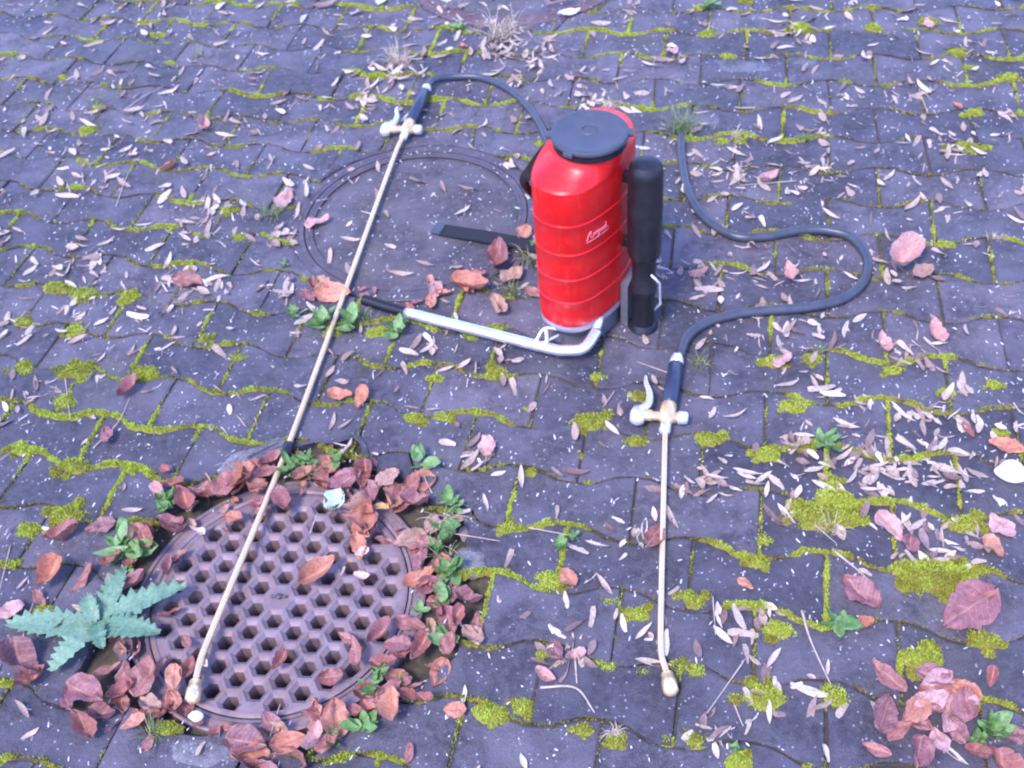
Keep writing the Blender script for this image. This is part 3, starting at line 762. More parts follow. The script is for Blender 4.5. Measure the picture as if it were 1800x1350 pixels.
rings += [foot_ring(0.996, .398), blend_ring(.015, .4015), blend_ring(.05, .4035), blend_ring(.14, .4065), blend_ring(.45, .415), blend_ring(.80, .4255), blend_ring(.95, .433), blend_ring(1.0, .441), blend_ring(1.0, .456)]
tank = loft("tank", rings, M_RED, spr)
# maker's mark printed as a raised script on the flat side
for (pts, w) in (
    ([(0.00, -.010), (0.006, .004), (0.012, .010), (0.010, -.004), (0.017, -.006)], .0013),
    ([(0.017, -.006), (0.020, .004), (0.023, -.004), (0.027, .005), (0.030, -.004)], .0012),
    ([(0.030, -.004), (0.034, .006), (0.031, -.014), (0.037, -.002), (0.041, .004)], .0012),
    ([(0.041, .004), (0.043, -.005), (0.048, .004), (0.051, -.005), (0.054, .006)], .0012),
    ([(0.056, .012), (0.058, -.003), (0.063, -.004)], .0012),
    ([(0.000, -.015), (0.025, -.013), (0.066, -.011)], .0010)):
    path = []
    base0 = Vector((0.163 - SO.x, 1.6155 - SO.y, 0)); base1 = Vector((0.246 - SO.x, 1.685 - SO.y, 0))
    dd = (base1 - base0).normalized()
    for q in catmull([(a, c, 0) for a, c in pts], 6):
        tpos = base0 + dd * (q.x * .86 + .008)
        d = tpos.normalized()
        best = max(FC, key=lambda p: p.normalized().dot(d))
        # closest point of the outline on that bearing
        k = min(range(len(FC)), key=lambda kk: (FC[kk] - tpos).length)
        A, B = FC[k - 1], FC[(k + 1) % len(FC)]
        e = (B - A).normalized(); s = A + e * (tpos - A).dot(e)
        nrm = Vector((e.y, -e.x, 0))
        s = Vector((s.x, s.y, 0)) + nrm * 0.0028
        path.append((s.x, s.y, 0.297 + q.y * .9))
    tube("maker_script", path, w * .8, M_LOGO, spr, 6)
# cap
cap = lathe("cap", [(0.0655, .445), (0.0675, .452), (0.071, .456), (0.0735, .459), (0.0738, .463), (0.072, .4665), (0.066, .4675), (0.064, .4668), (0.018, .4695), (0.0165, .4715), (0.0145, .4717), (0.0135, .4692), (0.0001, .4690)], (NECK.x, NECK.y), M_CAP, spr, 72)
for an in (-128, -8, 112, 172):
    a = R(an)
    box("cap_lug", (NECK.x + .075 * math.cos(a), NECK.y + .075 * math.sin(a), .4605), (.013, .019, .009), a, M_CAP, cap, .002)
lathe("neck_collar", [(0.064, .440), (0.0695, .4415), (0.0695, .4515), (0.066, .453)], (NECK.x, NECK.y), M_BLACK, spr, 64)
# foot
loft("base_rim", [foot_ring(0.93, .050), foot_ring(0.985, .0525), foot_ring(0.995, .060), foot_ring(0.975, .0665)], M_RIM, spr)
loft("base", [foot_ring(0.90, .0005), foot_ring(0.915, .004), foot_ring(0.865, .03), foot_ring(0.90, .0515)], M_BASE, spr)
# grey side plate between tank and air cylinder
loft("side_bracket", [[Vector((x - SO.x, y - SO.y, z)) for x, y in ((.258, 1.668), (.283, 1.722), (.270, 1.735), (.245, 1.680))] for z in (0.001, .02, .08, .115)], M_BASE, spr)
# black air cylinder
AC = (0.291 - SO.x, 1.668 - SO.y)
lathe("air_cylinder", [(0.0001, .002), (0.022, .002), (0.0245, .005), (0.0245, .10), (0.027, .104), (0.027, .116), (0.0245, .120), (0.0245, .186), (0.030, .196), (0.0335, .205), (0.0345, .30), (0.0335, .395), (0.0315, .408), (0.026, .4165), (0.015, .420), (0.0001, .421)], AC, M_BLACK, spr, 40)
for z in (.372, .215):
    box("cylinder_clip", (AC[0] - .026, AC[1] + .022, z), (.05, .016, .022), R(140), M_BLACK, spr, .003)
lathe("pump_foot", [(0.0001, .0005), (0.030, .0005), (0.032, .004), (0.028, .012), (0.0246, .016)], AC, M_BLACK, spr, 32)
tube("pump_outlet", [(AC[0] + .010, AC[1] - .02, .16), (AC[0] + .030, AC[1] - .016, .13), (AC[0] + .034, AC[1] - .012, .07), (AC[0] + .02, AC[1] - .01, .05)], .0028, M_STEEL, spr, 8)
# pump lever
lv = [Vector((x - SO.x, y - SO.y, z)) for (x, y, z) in LEVER3]
lever = tube("pump_lever", catmull([lv[1], lv[1].lerp(lv[2], .5), lv[2].lerp(lv[1], .08), lv[2] + (lv[3] - lv[2]) * .25, lv[3], lv[4]], 8), 0.0118, M_ALU, spr, 20)
g0, g1 = lv[0], lv[1]
gd = (g1 - g0)
gpath, grad = [], []
for k in range(97):
    gpath.append(g0 + gd * (k / 96.0) * 1.01); grad.append(0.0105 + (0.0020 if (k // 3) % 2 == 0 else -0.0012))
tube("lever_grip", gpath, grad, M_BLACK, lever, 16)
tube("lever_joint", [lv[4] - Vector((.004, .004, 0)), lv[4] + Vector((.006, .016, .012)), lv[4] + Vector((.012, .030, .012))], .009, M_STEEL, lever, 14)
# wing clip between lever and foot
cpos = Vector((0.078 - SO.x, 1.615 - SO.y, .045))
for (p0, p1, p2, rr) in (((-.022, -.006, -.006), (0, .016, .012), (.030, .018, .006), .0035), ((-.020, -.010, -.012), (.004, -.004, -.004), (.030, .010, -.004), .003), ((.002, -.018, .0), (.004, .000, .010), (.004, .018, .012), .004)):
    tube("wing_clip", catmull([cpos + Vector(p0), cpos + Vector(p1), cpos + Vector(p2)], 6), rr, M_STEEL, spr, 8)
# shoulder straps
ribbon("shoulder_strap", catmull([(x - SO.x, y - SO.y, z) for (x, y, z) in ((.165, 1.885, .34), (.135, 1.835, .370), (.108, 1.778, .388), (.080, 1.728, .388), (.064, 1.712, .376), (.068, 1.712, .356), (.080, 1.728, .325), (.088, 1.745, .27), (.094, 1.765, .15))], 8), .020, .004, M_STRAP, spr, normal=(.45, -.45, .75))
s0, s1 = STRAP
gs = [(s0[0] - SO.x, s0[1] - SO.y, .004), (s0[0] * .5 + s1[0] * .5 - SO.x, s0[1] * .5 + s1[1] * .5 - SO.y, .010), (s1[0] - SO.x, s1[1] - SO.y, .012), (.14 - SO.x, 1.925 - SO.y, .02), (.185 - SO.x, 1.885 - SO.y, .035)]
ribbon("waist_strap", catmull(gs, 8), .040, .004, M_STRAP, spr)
sd = (Vector((s0[0], s0[1], 0)) - Vector((s1[0], s1[1], 0))).normalized()
box("strap_end", (s0[0] - SO.x + sd.x * .010, s0[1] - SO.y + sd.y * .010, .0085), (.026, .040, .006), math.atan2(sd.y, sd.x), M_CAP, spr, .002)

# ------------------------------------------------------------------ hoses
def hose(pts, zs, r, label):
    path = catmull([(x, y, z) for (x, y), z in zip(pts, zs)], 10)
    o = tube("hose", path, r, M_HOSE, None, 14)
    tag(o, label, "hose", "black rubber hoses")
    return o
ha = HOSE_A + [(0.185, 2.05), (0.205, 1.935)]
hose(ha, [.020, .018, .013, .012, .013, .015, .02, .02, .022, .035], .0100, "black rubber hose arching from the long lance to behind the red sprayer")
hose(HOSE_B, [.012] * (len(HOSE_B) - 2) + [.015, .020], .0105, "long black rubber hose snaking in an S to the short lance")

# ------------------------------------------------------------------ spray lances
def lance(path, valve, grip_end, zt, label, ferrule=None, tr=0.0062):
    """path: nozzle tip .. last point at the valve"""
    V0 = Vector((valve[0], valve[1], .021)); H = Vector((grip_end[0], grip_end[1], .020))
    t = empty("spray_lance", (V0.x, V0.y, 0)); tag(t, label, "spray lance", "brass spray lances")
    T = Vector((-V0.x, -V0.y, 0))
    d = (H - V0); d.z = 0; d.normalize(); s = Vector((-d.y, d.x, 0))
    pts = [Vector((x, y, z)) + T for (x, y), z in zip(path, zt)]
    pts.append(Vector((0, 0, .021)) - d * .026)
    # straight shaft with one soft bend near the tip
    fine = []
    for k in range(len(pts) - 1):
        n = 10
        for q in range(n): fine.append(pts[k].lerp(pts[k + 1], q / n))
    fine.append(pts[-1])
    for _ in range(5):
        fine = [fine[0]] + [(fine[k - 1] + fine[k] * 2 + fine[k + 1]) / 4 for k in range(1, len(fine) - 1)] + [fine[-1]]
    tube("lance_tube", fine, tr, M_BRASS, t, 14)
    n0, n1 = pts[0], pts[1]
    nd = (n0 - n1).normalized()
    nb = n0 - nd * .040
    nz = tube("nozzle", [nb, nb + nd * .004, nb + nd * .016, nb + nd * .017, nb + nd * .036, nb + nd * .042], [.0068, .0105, .0105, .0125, .0125, .006], M_BRASS, t, 12)
    if ferrule:
        fp = Vector((ferrule[0], ferrule[1], zt[3])) + T; fd = (pts[-2] - pts[2]).normalized()
        tube("ferrule", [fp - fd * .018, fp - fd * .016, fp + fd * .016, fp + fd * .018], [.0070, .0105, .0105, .0070], M_BLACK, t, 14)
    z0 = Vector((0, 0, .021))
    # valve body: brass block with cross barrel
    tube("valve_body", [z0 - d * .022, z0 - d * .016, z0 + d * .004, z0 + d * .026, z0 + d * .030], [.009, .0135, .0165, .0155, .010], M_BRASS_D, t, 16)
    tube("valve_barrel", [z0 + s * .052 - d * .006, z0 + s * .046 - d * .006, z0 + s * .030 - d * .006, z0 + s * .028 - d * .006, z0 - s * .018 - d * .004], [.008, .0115, .0115, .009, .011], M_BRASS_D, t, 14)
    tube("valve_knob", [z0 - s * .018 - d * .003, z0 - s * .022 - d * .003, z0 - s * .038 - d * .002, z0 - s * .041 - d * .002], [.008, .0135, .0125, .007], M_STEEL, t, 12)
    tube("lance_nut", [z0 - d * .046, z0 - d * .044, z0 - d * .024, z0 - d * .020], [.008, .0115, .0115, .008], M_STEEL, t, 6)
    # trigger: rounded boss and a curved tapering lever beside the grip
    boss = z0 + s * .056 - d * .006
    tube("trigger_boss", [boss - d * .024, boss - d * .019, boss, boss + d * .012, boss + d * .016], [.006, .014, .0165, .0135, .008], M_STEEL, t, 16)
    tp = catmull([boss + d * .006, boss - s * .016 + d * .026 + Vector((0, 0, .004)), boss - s * .015 + d * .052 + Vector((0, 0, .006)), boss - s * .004 + d * .082 + Vector((0, 0, .004)), boss + d * .105], 6)
    tube("trigger", tp, [.0105 - .0075 * (k / (len(tp) - 1)) for k in range(len(tp))], M_STEEL, t, 12)
    gl = (H - V0).length
    g0 = z0 + d * .028; g1 = z0 + d * (gl - .022)
    tube("grip", [g0, g0 + d * .003, g0.lerp(g1, .5), g1 - d * .003, g1], [.0125, .0155, .0150, .0155, .0125], M_GRIP, t, 20)
    tube("hose_nut", [g1, g1 + d * .002, g1 + d * .020, g1 + d * .024], [.011, .0150, .0140, .0105], M_STEEL, t, 6)
    return t
lance(LANCE_A[:5], LANCE_A[5], LANCE_A[7], [.014, .012, .010, .014, .019], "long brass spray lance crossing the manhole cover down to the drain grate", LANCE_A[3], 0.0058)
lance(LANCE_B[:4], LANCE_B[4], LANCE_B[6], [.016, .013, .009, .020], "short brass spray lance on bare pavers right of the drain grate", None, 0.0053)

# ------------------------------------------------------------------ moss (nobody could count it): cushions plus what grows along the joints
mossV, mossT, mossC = [], [], []
def nz2(x, y, s, k=0.0): return noise.noise(Vector((x * s, y * s, k)))
def moss_blob(cx, cy, r, h, bright, dens=1.0, stretch=1.0, rot=0.0, dome=True):
    if dome:
        k0 = len(mossV); n = 12
        mossV.append((cx, cy, h * .72 - .003)); mossC.append(bright * .5)
        for (kr, kz) in ((.55, .52), (.95, -.15)):
            for a in range(n):
                an = 2 * PI * a / n
                w = 1 + .35 * nz2(cx + math.cos(an) * r, cy + math.sin(an) * r, 60)
                x = r * kr * w * math.cos(an) * stretch; y = r * kr * w * math.sin(an) / stretch
                mossV.append((cx + x * math.cos(rot) - y * math.sin(rot), cy + x * math.sin(rot) + y * math.cos(rot), h * kz - .003))
                mossC.append(bright * .45)
        for a in range(n): mossT.append((k0, k0 + 1 + a, k0 + 1 + (a + 1) % n))
        for a in range(n):
            b2 = (a + 1) % n
            mossT.append((k0 + 1 + a, k0 + 1 + n + a, k0 + 1 + n + b2)); mossT.append((k0 + 1 + a, k0 + 1 + n + b2, k0 + 1 + b2))
    cnt = max(6, int(dens * r * r * PI / 3.4e-6))
    for _ in range(cnt):
        an = random.uniform(0, 2 * PI); q = math.sqrt(random.random())
        x = r * q * math.cos(an) * stretch; y = r * q * math.sin(an) / stretch
        px = cx + x * math.cos(rot) - y * math.sin(rot); py = cy + x * math.sin(rot) + y * math.cos(rot)
        w = nz2(px, py, 70, 2.0)
        if q > .78 + .5 * w: continue
        z = (h * (1 - q * q) - .003) * (1 + .5 * nz2(px, py, 110, 7)) - .0015
        bl = random.uniform(.0022, .0050); bw = random.uniform(.0008, .0016)
        a2 = random.uniform(0, 2 * PI); lean = random.uniform(.1, .9)
        dx, dy = math.cos(a2), math.sin(a2)
        k0 = len(mossV)
        mossV.append((px - dy * bw, py + dx * bw, z)); mossV.append((px + dy * bw, py - dx * bw, z))
        mossV.append((px + dx * bl * lean, py + dy * bl * lean, z + bl))
        c = max(0, min(1, bright + .34 * nz2(px, py, 45, 4) + .22 * nz2(px, py, 14, 9) + random.uniform(-.2, .2)))
        mossC.extend((c * .75, c * .75, c)); mossT.append((k0, k0 + 1, k0 + 2))
for (x, y, r) in CUSHIONS:
    moss_blob(x, y, r, r * .30 + .004, .74 + random.uniform(-.12, .16), 1.0, random.uniform(1.05, 1.4), YAW + random.uniform(-.3, .3))
    for _ in range(3):
        a = random.uniform(0, 2 * PI)
        moss_blob(x + math.cos(a) * r * 1.2 * random.uniform(.7, 1.1), y + math.sin(a) * r * .7, r * random.uniform(.3, .6), r * .16 + .003, .62 + random.uniform(-.15, .15))
def blocked(x, y):
    v = Vector((x, y))
    return (v - GRATE).length < .285 or (v - MID).length < .305 or (v - TOPM).length < .36
def moss_amt(x, y):
    n = nz2(x, y, 2.2, 11) * .6 + nz2(x, y, 7.0, 5) * .55 + nz2(x, y, 19.0, 8) * .42 + nz2(x, y, 46.0, 3) * .26
    return n
for j in range(-17, 12):
    for c in range(-11 * 36, 11 * 36):          # along the wavy bed joints
        i = c / 36.0
        p = lat(i, line_j(i, j))
        if not in_view(p.x, p.y, .03) or blocked(p.x, p.y): continue
        n = moss_amt(p.x, p.y)
        if n < -.26: continue
        n += .05 * min(1, max(0, (p.y - 1.2) / 1.2)) + .05 * (p.x < -.5)
        r = .0032 + .0095 * max(0, min(1, (n + .08) / .6)) * random.uniform(.6, 1.25)
        br = .18 + .62 * max(0, min(1, (n + .16) / .6))
        moss_blob(p.x + random.gauss(0, .0012), p.y + random.gauss(0, .0012), r, .0055 + r * .35, br, .85, 1.25, YAW, dome=r > .006)
    for c in range(-12, 12):                     # head joints
        i = c + row_off(j)
        for k in range(25):
            jj = j - .5 - AMP / RY + (1 + 2 * AMP / RY) * k / 24.0
            p = lat(i, jj)
            if not in_view(p.x, p.y, .03) or blocked(p.x, p.y): continue
            n = moss_amt(p.x, p.y) + .18 * nz2(i * 3.3, j * 5.1, 1.0, 2) + .04
            if n < -.16: continue
            r = .0028 + .0060 * max(0, min(1, (n + .05) / .6)) * random.uniform(.7, 1.2)
            br = .25 + .60 * max(0, min(1, (n + .10) / .5))
            moss_blob(p.x + random.gauss(0, .001), p.y + random.gauss(0, .001), r, .0055 + r * .35, br, .85, 1.2, YAW + PI / 2, dome=r > .006)
moss = bulk_obj("moss", mossV, mossT, M_MOSS, mossC)
tag(moss, "yellow green moss growing along the paver joints", None, None, "stuff")

# shallow wet films left in the hollows of a few stones
M_WET = stone_mat("wet_stone", (0.075, 0.075, 0.090), (0.13, 0.13, 0.15), rough=(0.10, 0.16), per_obj=False, speck_amt=.97)
for k, (x, y, rx, ry, lab) in enumerate(((0.575, 2.42, .060, .030, "shiny wet patch beside the long hose's upper end"), (0.735, 2.66, .075, .040, "broad shiny wet patch behind the long hose"), (0.90, 2.64, .035, .025, "small shiny wet patch right of the broad one"))):
    V = [(0, 0, .0030)]; F = []; n = 26
    for kr, zz in ((.6, .0029), (1.0, .0012)):
        for a in range(n):
            an = 2 * PI * a / n
            w = 1 + .4 * noise.noise(Vector((math.cos(an) * 1.5, math.sin(an) * 1.5, k * 7.3)))
            V.append((rx * kr * w * math.cos(an), ry * kr * w * math.sin(an), zz))
    for a in range(n):
        b2 = (a + 1) % n
        F.append((0, 1 + a, 1 + b2)); F.append((1 + a, 1 + n + a, 1 + n + b2, 1 + b2))
    o = mesh_obj("wet_patch", V, F, M_WET, None, True); o.location = (x, y, 0); o.rotation_euler = (0, 0, YAW)
    tag(o, lab, "puddle", "wet patches on the pavers")

# pale grit strewn over the stones
gV, gT, gC = [], [], []
for _ in range(11000):
    x = random.uniform(-1.8, 1.8); y = random.uniform(.55, 3.7)
    if not in_view(x, y, .1) or (Vector((x, y)) - GRATE).length < .235: continue
    if moss_amt(x, y) < -.25 and random.random() < .35: continue
    fl = random.random() < .45
    r = random.uniform(.0008, .0018)
    e = random.uniform(2.2, 5.0) if fl else random.uniform(1.0, 2.2)
    a0 = random.gauss(R(75), .5) if fl else random.uniform(0, PI)
    k0 = len(gV); cc = random.uniform(.45, 1) if fl else random.random()
    for q in range(5):
        an = a0 + 2 * PI * q / 5
        u, w = r * e * math.cos(an - a0), r * math.sin(an - a0)
        gV.append((x + u * math.cos(a0) - w * math.sin(a0), y + u * math.sin(a0) + w * math.cos(a0), .0012)); gC.append(cc)
    gV.append((x, y, .0022 + r * .8)); gC.append(cc)
    for q in range(5): gT.append((k0 + q, k0 + (q + 1) % 5, k0 + 5))
grit = bulk_obj("grit", gV, gT, M_GRIT, gC)
tag(grit, "tiny pale grit and chaff flecks scattered over the dark pavers", None, None, "stuff")

# ------------------------------------------------------------------ leaves
def leaf_geo(L, W, curl, fold, twist, seed, shape="lance", nl=8, nw=4):
    rr = random.Random(seed); V, F = [], []
    ph = rr.uniform(0, 6)
    for a in range(nl + 1):
        t = a / nl
        if shape == "lance": w = math.sin(PI * min(1, t * .97 + .02)) ** .75
        elif shape == "oval": w = (math.sin(PI * min(1, t ** .8 * .985 + .012))) ** .72 * (1 + .16 * noise.noise(Vector((t * 9, seed * 5.1, 0))) + .12 * noise.noise(Vector((t * 23, seed * 2.1, 3))))
        else: w = (math.sin(PI * min(1, t * .9 + .05)) ** .35) * (.85 + .2 * math.sin(t * 5 + ph))
        for b2 in range(-nw // 2, nw // 2 + 1):
            s = b2 / (nw / 2)
            x = (t - .5) * L
            y = s * w * W / 2 + .06 * L * math.sin(t * 3 + ph) * .6
            z = fold * abs(s) ** 1.4 * w * W / 2 + curl * L * ((t - .5) * 2) ** 2 * .5 + (.05 * W * math.sin(t * 9 + s * 3 + ph) if shape != 'oval' else .26 * W * noise.noise(Vector((t * 2.6 + seed * 3.7, s * 1.7, seed))) + .12 * W * noise.noise(Vector((t * 7 + seed, s * 4, seed * 2.0))))
            tw = twist * (t - .5)
            y, z = y * math.cos(tw) - z * math.sin(tw), y * math.sin(tw) + z * math.cos(tw)
            V.append((x, y, z))
    m = nw + 1
    for a in range(nl):
        for b2 in range(nw): F.append((a * m + b2, a * m + b2 + 1, (a + 1) * m + b2 + 1, (a + 1) * m + b2))
    zm = min(v[2] for v in V)
    return [(x, y, z - zm) for x, y, z in V], F
def leaf_mesh(name, mat, *args, stem=0.0, **kw):
    V, F = leaf_geo(*args, **kw)
    if stem:
        Vs, Fs = tube_geo(catmull([(V[2][0] + .002, V[2][1], V[2][2]), (V[2][0] - stem * .5, V[2][1] + stem * .12, V[2][2] + stem * .1), (V[2][0] - stem, V[2][1] - stem * .05, .001)], 3), .0009, 5)
        k0 = len(V); V = V + [tuple(v) for v in Vs]; F = F + [tuple(k0 + q for q in f) for f in Fs]
    me = bpy.data.meshes.new(name); me.from_pydata(V, [], F); me.materials.append(mat)
    me.polygons.foreach_set("use_smooth", [True] * len(me.polygons)); me.update()
    return me

# small pale leaves: positions
pts = []
def ok_pale(x, y):
    v = Vector((x, y))
    if not in_view(x, y, .05): return False
    if (v - GRATE).length < .25: return random.random() < .08
    if (v - MID).length < .28: return random.random() < .45
    if abs(x - .19) < .13 and 1.6 < y < 1.9: return False
    return True
for (x, y, r, n) in PALE_CLUSTERS:
    k = 0
    while k < n:
        px, py = random.gauss(x, r * .55), random.gauss(y, r * .5)
        k += 1
        if ok_pale(px, py): pts.append((px, py))
k = 0
while k < 1500:
    px, py = random.uniform(-1.75, 1.75), random.uniform(.6, 3.7)
    if not ok_pale(px, py): continue
    k += 1
    if random.random() > .25 + .75 * min(1, max(0, (py - .8) / 1.6)): continue
    # most of the litter has gathered against the joints
    if random.random() < .55:
        for _ in range(6):
            if moss_amt(px, py) > -.05: break
            qx, qy = px + random.gauss(0, .03), py + random.gauss(0, .03)
            if in_view(qx, qy, .05): px, py = qx, qy
    pts.append((px, py))
camv = Vector((0, 0, 1.6))
pts.sort(key=lambda p: (Vector((p[0], p[1], 0)) - camv).length)
PTINT = [("whitish", [(0, (0.56, 0.47, 0.37)), (1, (0.76, 0.67, 0.55))]), ("beige", [(0, (0.42, 0.31, 0.22)), (1, (0.56, 0.44, 0.33))]), ("brownish", [(0, (0.22, 0.14, 0.115)), (1, (0.36, 0.25, 0.21))])]
PALE_ME = []
for ti, (tn, st) in enumerate(PTINT):
    mm = leaf_mat("pale_leaf_" + tn, st)
    for s in range(6):
        long = s % 2 == 0; curl = s % 3 == 0
        L_ = random.uniform(.036, .046) if long else random.uniform(.023, .031)
        PALE_ME.append((leaf_mesh("dry_leaf", mm, L_, random.uniform(.0085, .0135), random.uniform(.3, .55) if curl else random.uniform(-.1, .15), random.uniform(.5, 1.0) if curl else random.uniform(-.2, .3), random.uniform(-1.2, 1.2), s + ti * 9, shape="strip" if s in (1, 2, 5) else "lance", nl=6, nw=2), "%s %s %s dry leaf " % ("long" if long else "short", "curled" if curl else "flat", tn)))
def pale_dir(): 
    return random.choice((R(68), R(68), R(-20), R(120))) + random.gauss(0, .5)
STRAW = [leaf_mesh("straw", M_PALE_S, random.uniform(.020, .046), random.uniform(.0028, .0050), random.uniform(-.1, .4), .3, random.uniform(-1, 1), 50 + s, shape="strip", nl=4, nw=2) for s in range(6)]
litV, litT, litC = [], [], []
for k, (x, y) in enumerate(pts):
    z = .0012 + (random.random() ** 3) * .010
    sc = random.choice((random.uniform(.55, .85), random.uniform(.85, 1.2), random.uniform(.9, 1.4))) * (1 + .13 * max(0, y - 1.4))
    mt = Matrix.Translation((x, y, z)) @ Matrix.Rotation(pale_dir(), 4, 'Z') @ Matrix.Rotation(random.gauss(0, .28), 4, 'X') @ Matrix.Rotation(random.gauss(0, .10), 4, 'Y') @ Matrix.Scale(sc, 4)
    me, words = PALE_ME[random.choice((0, 0, 6, 6, 12)) + random.randrange(6)]
    if k >= 300 and random.random() < .42: me = STRAW[random.randrange(6)]
    if k < 300:
        o = link("dry_leaf", me); o.matrix_world = mt
        tag(o, words + where(x, y), "leaf", "small pale dry leaves scattered on the pavers")
    else:
        k0 = len(litV); tn = random.random()
        for v in me.vertices: litV.append(tuple(mt @ v.co)); litC.append(tn)
        for pl in me.polygons:
            a, b2, c, d = pl.vertices
            litT.append((k0 + a, k0 + b2, k0 + c)); litT.append((k0 + a, k0 + c, k0 + d))
lit = bulk_obj("leaf_litter", litV, litT, M_PALE_S, litC)
tag(lit, "small pale dry leaves strewn over the farther pavers", None, None, "stuff")

# larger brown leaves
CN = {'r': "reddish brown", 'o': "orange brown", 't': "tan", 'm': "dark maroon", 'p': "pinkish tan", 'c': "cream", 'g': "golden"}
BMESH = {}
for ck in BR:
    BMESH[ck] = []
    for s in range(6):
        rr = random.Random(s * 31 + ord(ck))
        BMESH[ck].append(leaf_mesh("fallen_leaf", M_BR[ck], 1.0, rr.uniform(.42, .70), (rr.uniform(.05, .25) if s % 3 else rr.uniform(.45, .9)), (rr.uniform(.1, .6) if s % 3 else rr.uniform(.8, 1.5)), rr.uniform(-.9, .9), s * 7 + ord(ck), shape="oval", nl=16, nw=8, stem=.22 if s % 2 else 0.0))
WORD = ("flat", "curled")
brown_idx = 0
for (x, y, size, ck) in BROWN_LEAVES:
    brown_idx += 1
    ms = random.randrange(6)
    d = (Vector((x, y)) - GRATE).length
    low = -.004 if d < .22 else (-.006 if d < .31 else .001)
    z = low + random.uniform(0, .006) + (random.random() * .014 if .20 < d < .36 or (x > .5 and y < .85) else 0)
    o = link("fallen_leaf", BMESH[ck][ms])
    s = size * random.uniform(.92, 1.12)
    o.matrix_world = Matrix.Translation((x, y, z)) @ Matrix.Rotation(random.uniform(0, 2 * PI), 4, 'Z') @ Matrix.Rotation(random.gauss(0, .22), 4, 'X') @ Matrix.Rotation(random.gauss(0, .14), 4, 'Y') @ Matrix.Scale(s, 4)
    szw = "large" if size > .075 else ("small" if size < .045 else "mid-sized")
    tag(o, "%s %s %s fallen leaf %s" % (szw, "curled" if ms % 3 == 0 else "flat", CN[ck], where(x, y)), "leaf", "brown fallen leaves")
for k in range(7):
    x, y = random.gauss(.60, .075), random.gauss(.735, .055)
    ck = random.choice("rrmmpo"); ms = random.randrange(6)
    o = link("fallen_leaf", BMESH[ck][ms])
    o.matrix_world = Matrix.Translation((x, y, random.uniform(.002, .022))) @ Matrix.Rotation(random.uniform(0, 2 * PI), 4, 'Z') @ Matrix.Rotation(random.gauss(0, .3), 4, 'X') @ Matrix.Rotation(random.gauss(0, .2), 4, 'Y') @ Matrix.Scale(random.uniform(.05, .085), 4)
    tag(o, "overlapping %s %s leaf in the lower right pile" % ("curled" if ms % 3 == 0 else "flat", CN[ck]), "leaf", "brown fallen leaves")
for k in range(16):
    an = random.uniform(R(215), R(300)); rr = random.gauss(.305, .025)
    x, y = MID.x + rr * math.cos(an), MID.y + rr * math.sin(an)
    ck = random.choice("rrompt"); ms = random.randrange(6)
    o = link("fallen_leaf", BMESH[ck][ms])
    o.matrix_world = Matrix.Translation((x, y, random.uniform(.002, .008))) @ Matrix.Rotation(random.uniform(0, 2 * PI), 4, 'Z') @ Matrix.Rotation(random.gauss(0, .3), 4, 'X') @ Matrix.Scale(random.uniform(.022, .055), 4)
    tag(o, "torn %s %s leaf along the central manhole's lower edge" % ("curled" if ms % 3 == 0 else "flat", CN[ck]), "leaf", "brown fallen leaves")
# extra mulch of leaves packed in the gap round the frame
mulch = 0
for k in range(150):
    a = random.uniform(0, 2 * PI)
    wgt = 1.0 if -0.9 < a < PI * 1.02 or a > 5.0 else .6
    if random.random() > wgt: continue
    rr = random.uniform(.245, .34) if math.sin(a) < .35 else random.uniform(.185, .345)
    x, y = GRATE.x + rr * math.cos(a), GRATE.y + rr * math.sin(a)
    if not in_view(x, y, .03): continue
    ck = random.choice("rrrrmmmot")
    o = link("fallen_leaf", BMESH[ck][random.randrange(6)])
    o.matrix_world = Matrix.Translation((x, y, random.uniform(-.010, .006))) @ Matrix.Rotation(random.uniform(0, 2 * PI), 4, 'Z') @ Matrix.Rotation(random.gauss(0, .35), 4, 'X') @ Matrix.Rotation(random.gauss(0, .2), 4, 'Y') @ Matrix.Scale(random.choice((random.uniform(.018, .035), random.uniform(.035, .068))), 4)
    tag(o, "%s leaf scrap packed %s" % (CN[ck], where(x, y)), "leaf", "brown fallen leaves")

def single_leaf(spot, mat, L, W, label, rz, curl=.15, name="fallen_leaf"):
    me = leaf_mesh(name, mat, L, W, curl, .3, .3, int(L * 1e4), shape="oval", nl=10, nw=6)
    o = link(name, me); o.location = (spot[0], spot[1], .002); o.rotation_euler = (0, 0, rz)
    tag(o, label, "leaf")
single_leaf(SPOT['mintleaf'], M_MINTL, .050, .044, "pale mint green round leaf on the upper part of the drain grate", R(60), .3)
single_leaf(SPOT['whiteleaf'], M_WHITEL, .075, .034, "bleached white leaf by the top manhole cover's rim", R(20))
single_leaf(SPOT['whiteleaf2'], M_WHITEL, .060, .034, "white leaf at the top edge, left of the top manhole", R(70))

def pebble(spot, r, label, seed):
    bm = bmesh.new(); bmesh.ops.create_icosphere(bm, subdivisions=3, radius=1)
    for v in bm.verts:
        k = 1 + .22 * noise.noise(v.co * 1.1 + Vector((seed, 0, 0)))
        v.co = Vector((v.co.x * r * k, v.co.y * r * .72 * k, (v.co.z * .55 + .45) * r * k))
    me = bpy.data.meshes.new("pebble"); bm.to_mesh(me); bm.free()
    me.polygons.foreach_set("use_smooth", [True] * len(me.polygons))
    o = link("pebble", me, M_PEBBLE); o.location = (spot[0], spot[1], 0); o.rotation_euler = (0, 0, R(-20))
    tag(o, label, "pebble")
pebble(SPOT['pebble'], .029, "smooth white pebble at the right edge in the leaf drift", 2.0)
pebble(SPOT['stone'], .0125, "small white stone below the long lance's nozzle", 5.0)

